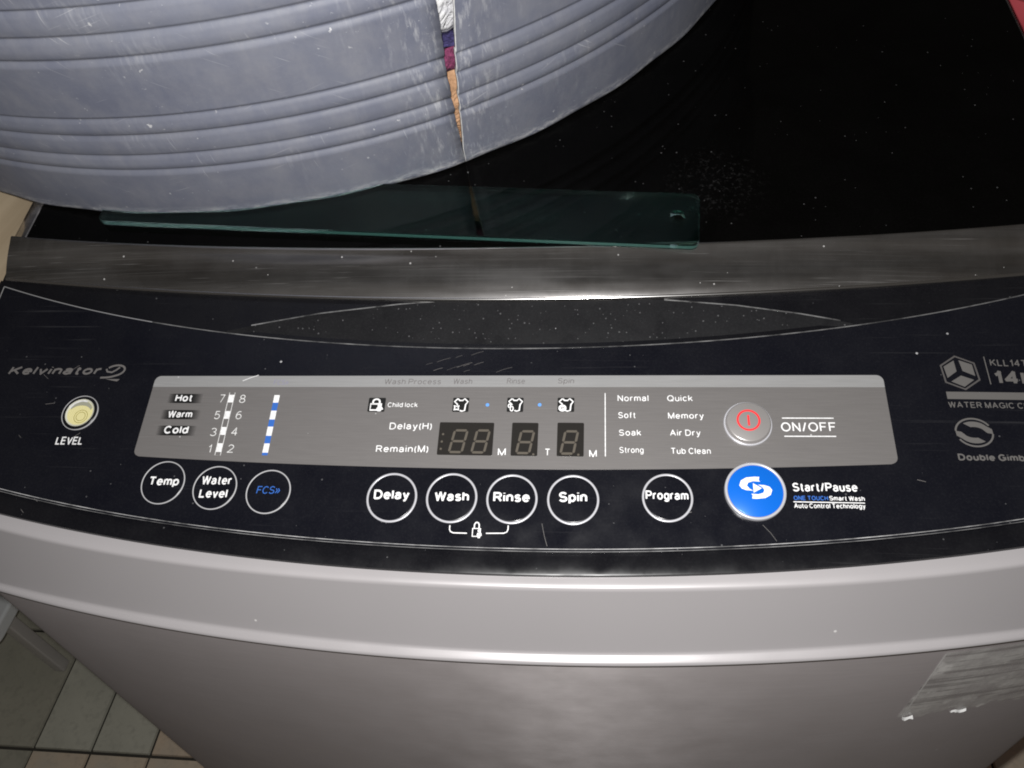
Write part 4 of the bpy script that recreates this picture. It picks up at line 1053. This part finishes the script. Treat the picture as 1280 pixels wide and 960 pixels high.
# ================================================================== floor and the things around
ground = mk('floor', [(-2, -1.2, -0.004), (1.5, -1.2, -0.004), (1.5, 1.5, -0.004), (-2, 1.5, -0.004)], [(0, 1, 2, 3)], M['grout'])
ground['kind'] = 'structure'
tile_me = {}
def tile(x0, x1, y0, y1, mat):
    g_ = 0.0022
    key = (round(x1 - x0, 3), round(y1 - y0, 3), mat)
    if key not in tile_me:
        a, b = (x1 - x0) / 2 - g_, (y1 - y0) / 2 - g_; c = 0.0012
        V = [(-a, -b, 0), (a, -b, 0), (a, b, 0), (-a, b, 0)]
        V = [(-a, -b, -0.003), (a, -b, -0.003), (a, b, -0.003), (-a, b, -0.003), (-a + c, -b + c, 0.0015), (a - c, -b + c, 0.0015), (a - c, b - c, 0.0015), (-a + c, b - c, 0.0015)]
        F = [(4, 5, 6, 7), (0, 1, 5, 4), (1, 2, 6, 5), (2, 3, 7, 6), (3, 0, 4, 7)]
        me = bpy.data.meshes.new('tile'); me.from_pydata(V, [], F); me.materials.append(M[mat]); tile_me[key] = me
    o = bpy.data.objects.new('tile', tile_me[key]); COL.objects.link(o); o.parent = ground
    o.location = ((x0 + x1) / 2, (y0 + y1) / 2, random.uniform(-0.0004, 0.0004)); 
    return o
XL = [-1.665, -1.465, -1.265, -1.065, -0.863, -0.762, -0.66, -0.56, -0.46, -0.36, -0.26, -0.16, 0.04, 0.24, 0.44, 0.64, 0.84, 1.04, 1.24, 1.44]
YL = [-1.117, -0.917, -0.717, -0.517, -0.317, -0.117, 0.083, 0.283, 0.483, 0.683, 0.883, 1.083, 1.283, 1.483]
for i in range(len(XL) - 1):
    for j in range(len(YL) - 1):
        x0, x1, y0, y1 = XL[i], XL[i + 1], YL[j], YL[j + 1]
        mt = 'tileC' if x1 < -0.86 else ('tileB' if (x0 > -0.67 or y1 < 0.09) else 'tileA')
        tile(x0, x1, y0, y1, mt)

# tan board standing beside the machine, left
bd = mk('wooden_board', [(-0.415, 0.135, 0), (-0.385, 0.135, 0), (-0.385, 0.80, 0), (-0.415, 0.80, 0), (-0.415, 0.135, 1.03), (-0.385, 0.135, 1.03), (-0.385, 0.80, 1.03), (-0.415, 0.80, 1.03)],
        [(0, 3, 2, 1), (4, 5, 6, 7), (0, 1, 5, 4), (1, 2, 6, 5), (2, 3, 7, 6), (3, 0, 4, 7)], M['wood'])
bevel(bd, 0.002, 2)
tag(bd, 'tan board upright beside the left end of the lid, below the tub', 'board')

# low white stool on the floor, left
stl = empty('stool', (-0.985, 0.35, 0))
tag(stl, 'low white plastic stool on the tiles at the left edge', 'stool')
def rbox(name, x0, x1, y0, y1, z0, z1, r, mat, parent):
    pts = rrect(x0, y0, x1, y1, r, 5); n = len(pts)
    V = [(x, y, z0) for x, y in pts] + [(x, y, z1) for x, y in pts]
    F = [tuple(range(n - 1, -1, -1)), tuple(range(n, 2 * n))] + [(i, (i + 1) % n, n + (i + 1) % n, n + i) for i in range(n)]
    o = mk(name, [Vector(v) - parent.location for v in V], F, mat, parent, 40)
    bevel(o, 0.004, 3); return o
rbox('seat', -1.15, -0.852, 0.165, 0.50, 0.196, 0.222, 0.02, M['stool'], stl)
for x, y in ((-0.879, 0.220), (-0.879, 0.47), (-1.10, 0.22), (-1.10, 0.47)):
    rbox('leg', x - 0.010, x + 0.010, y - 0.010, y + 0.010, 0.0015, 0.1965, 0.003, M['stoolleg'], stl)

# tall pink basket to the right of the machine
pk = empty('laundry_basket', (0.57, 0.52, 0))
tag(pk, 'pink plastic basket just past the right edge of the lid', 'basket')
def lathe(name, prof, mat, parent, n=48):
    V = []; F = []; k = len(prof)
    for i in range(n):
        a = 2 * math.pi * i / n
        V += [(r * math.cos(a), r * math.sin(a), z) for r, z in prof]
    for i in range(n):
        j = (i + 1) % n
        for t in range(k - 1): F.append((i * k + t, j * k + t, j * k + t + 1, i * k + t + 1))
    return mk(name, V, F, mat, parent, 50)
lathe('body', [(0.001, 0.0015), (0.165, 0.0015), (0.17, 0.01), (0.185, 0.5), (0.20, 0.985), (0.196, 0.985), (0.18, 0.5), (0.165, 0.02), (0.001, 0.02)], M['pink'], pk)
lathe('rim', [(0.199, 0.975), (0.209, 0.976), (0.212, 0.985), (0.209, 0.994), (0.199, 0.995), (0.194, 0.990), (0.194, 0.98)], M['pink'], pk)
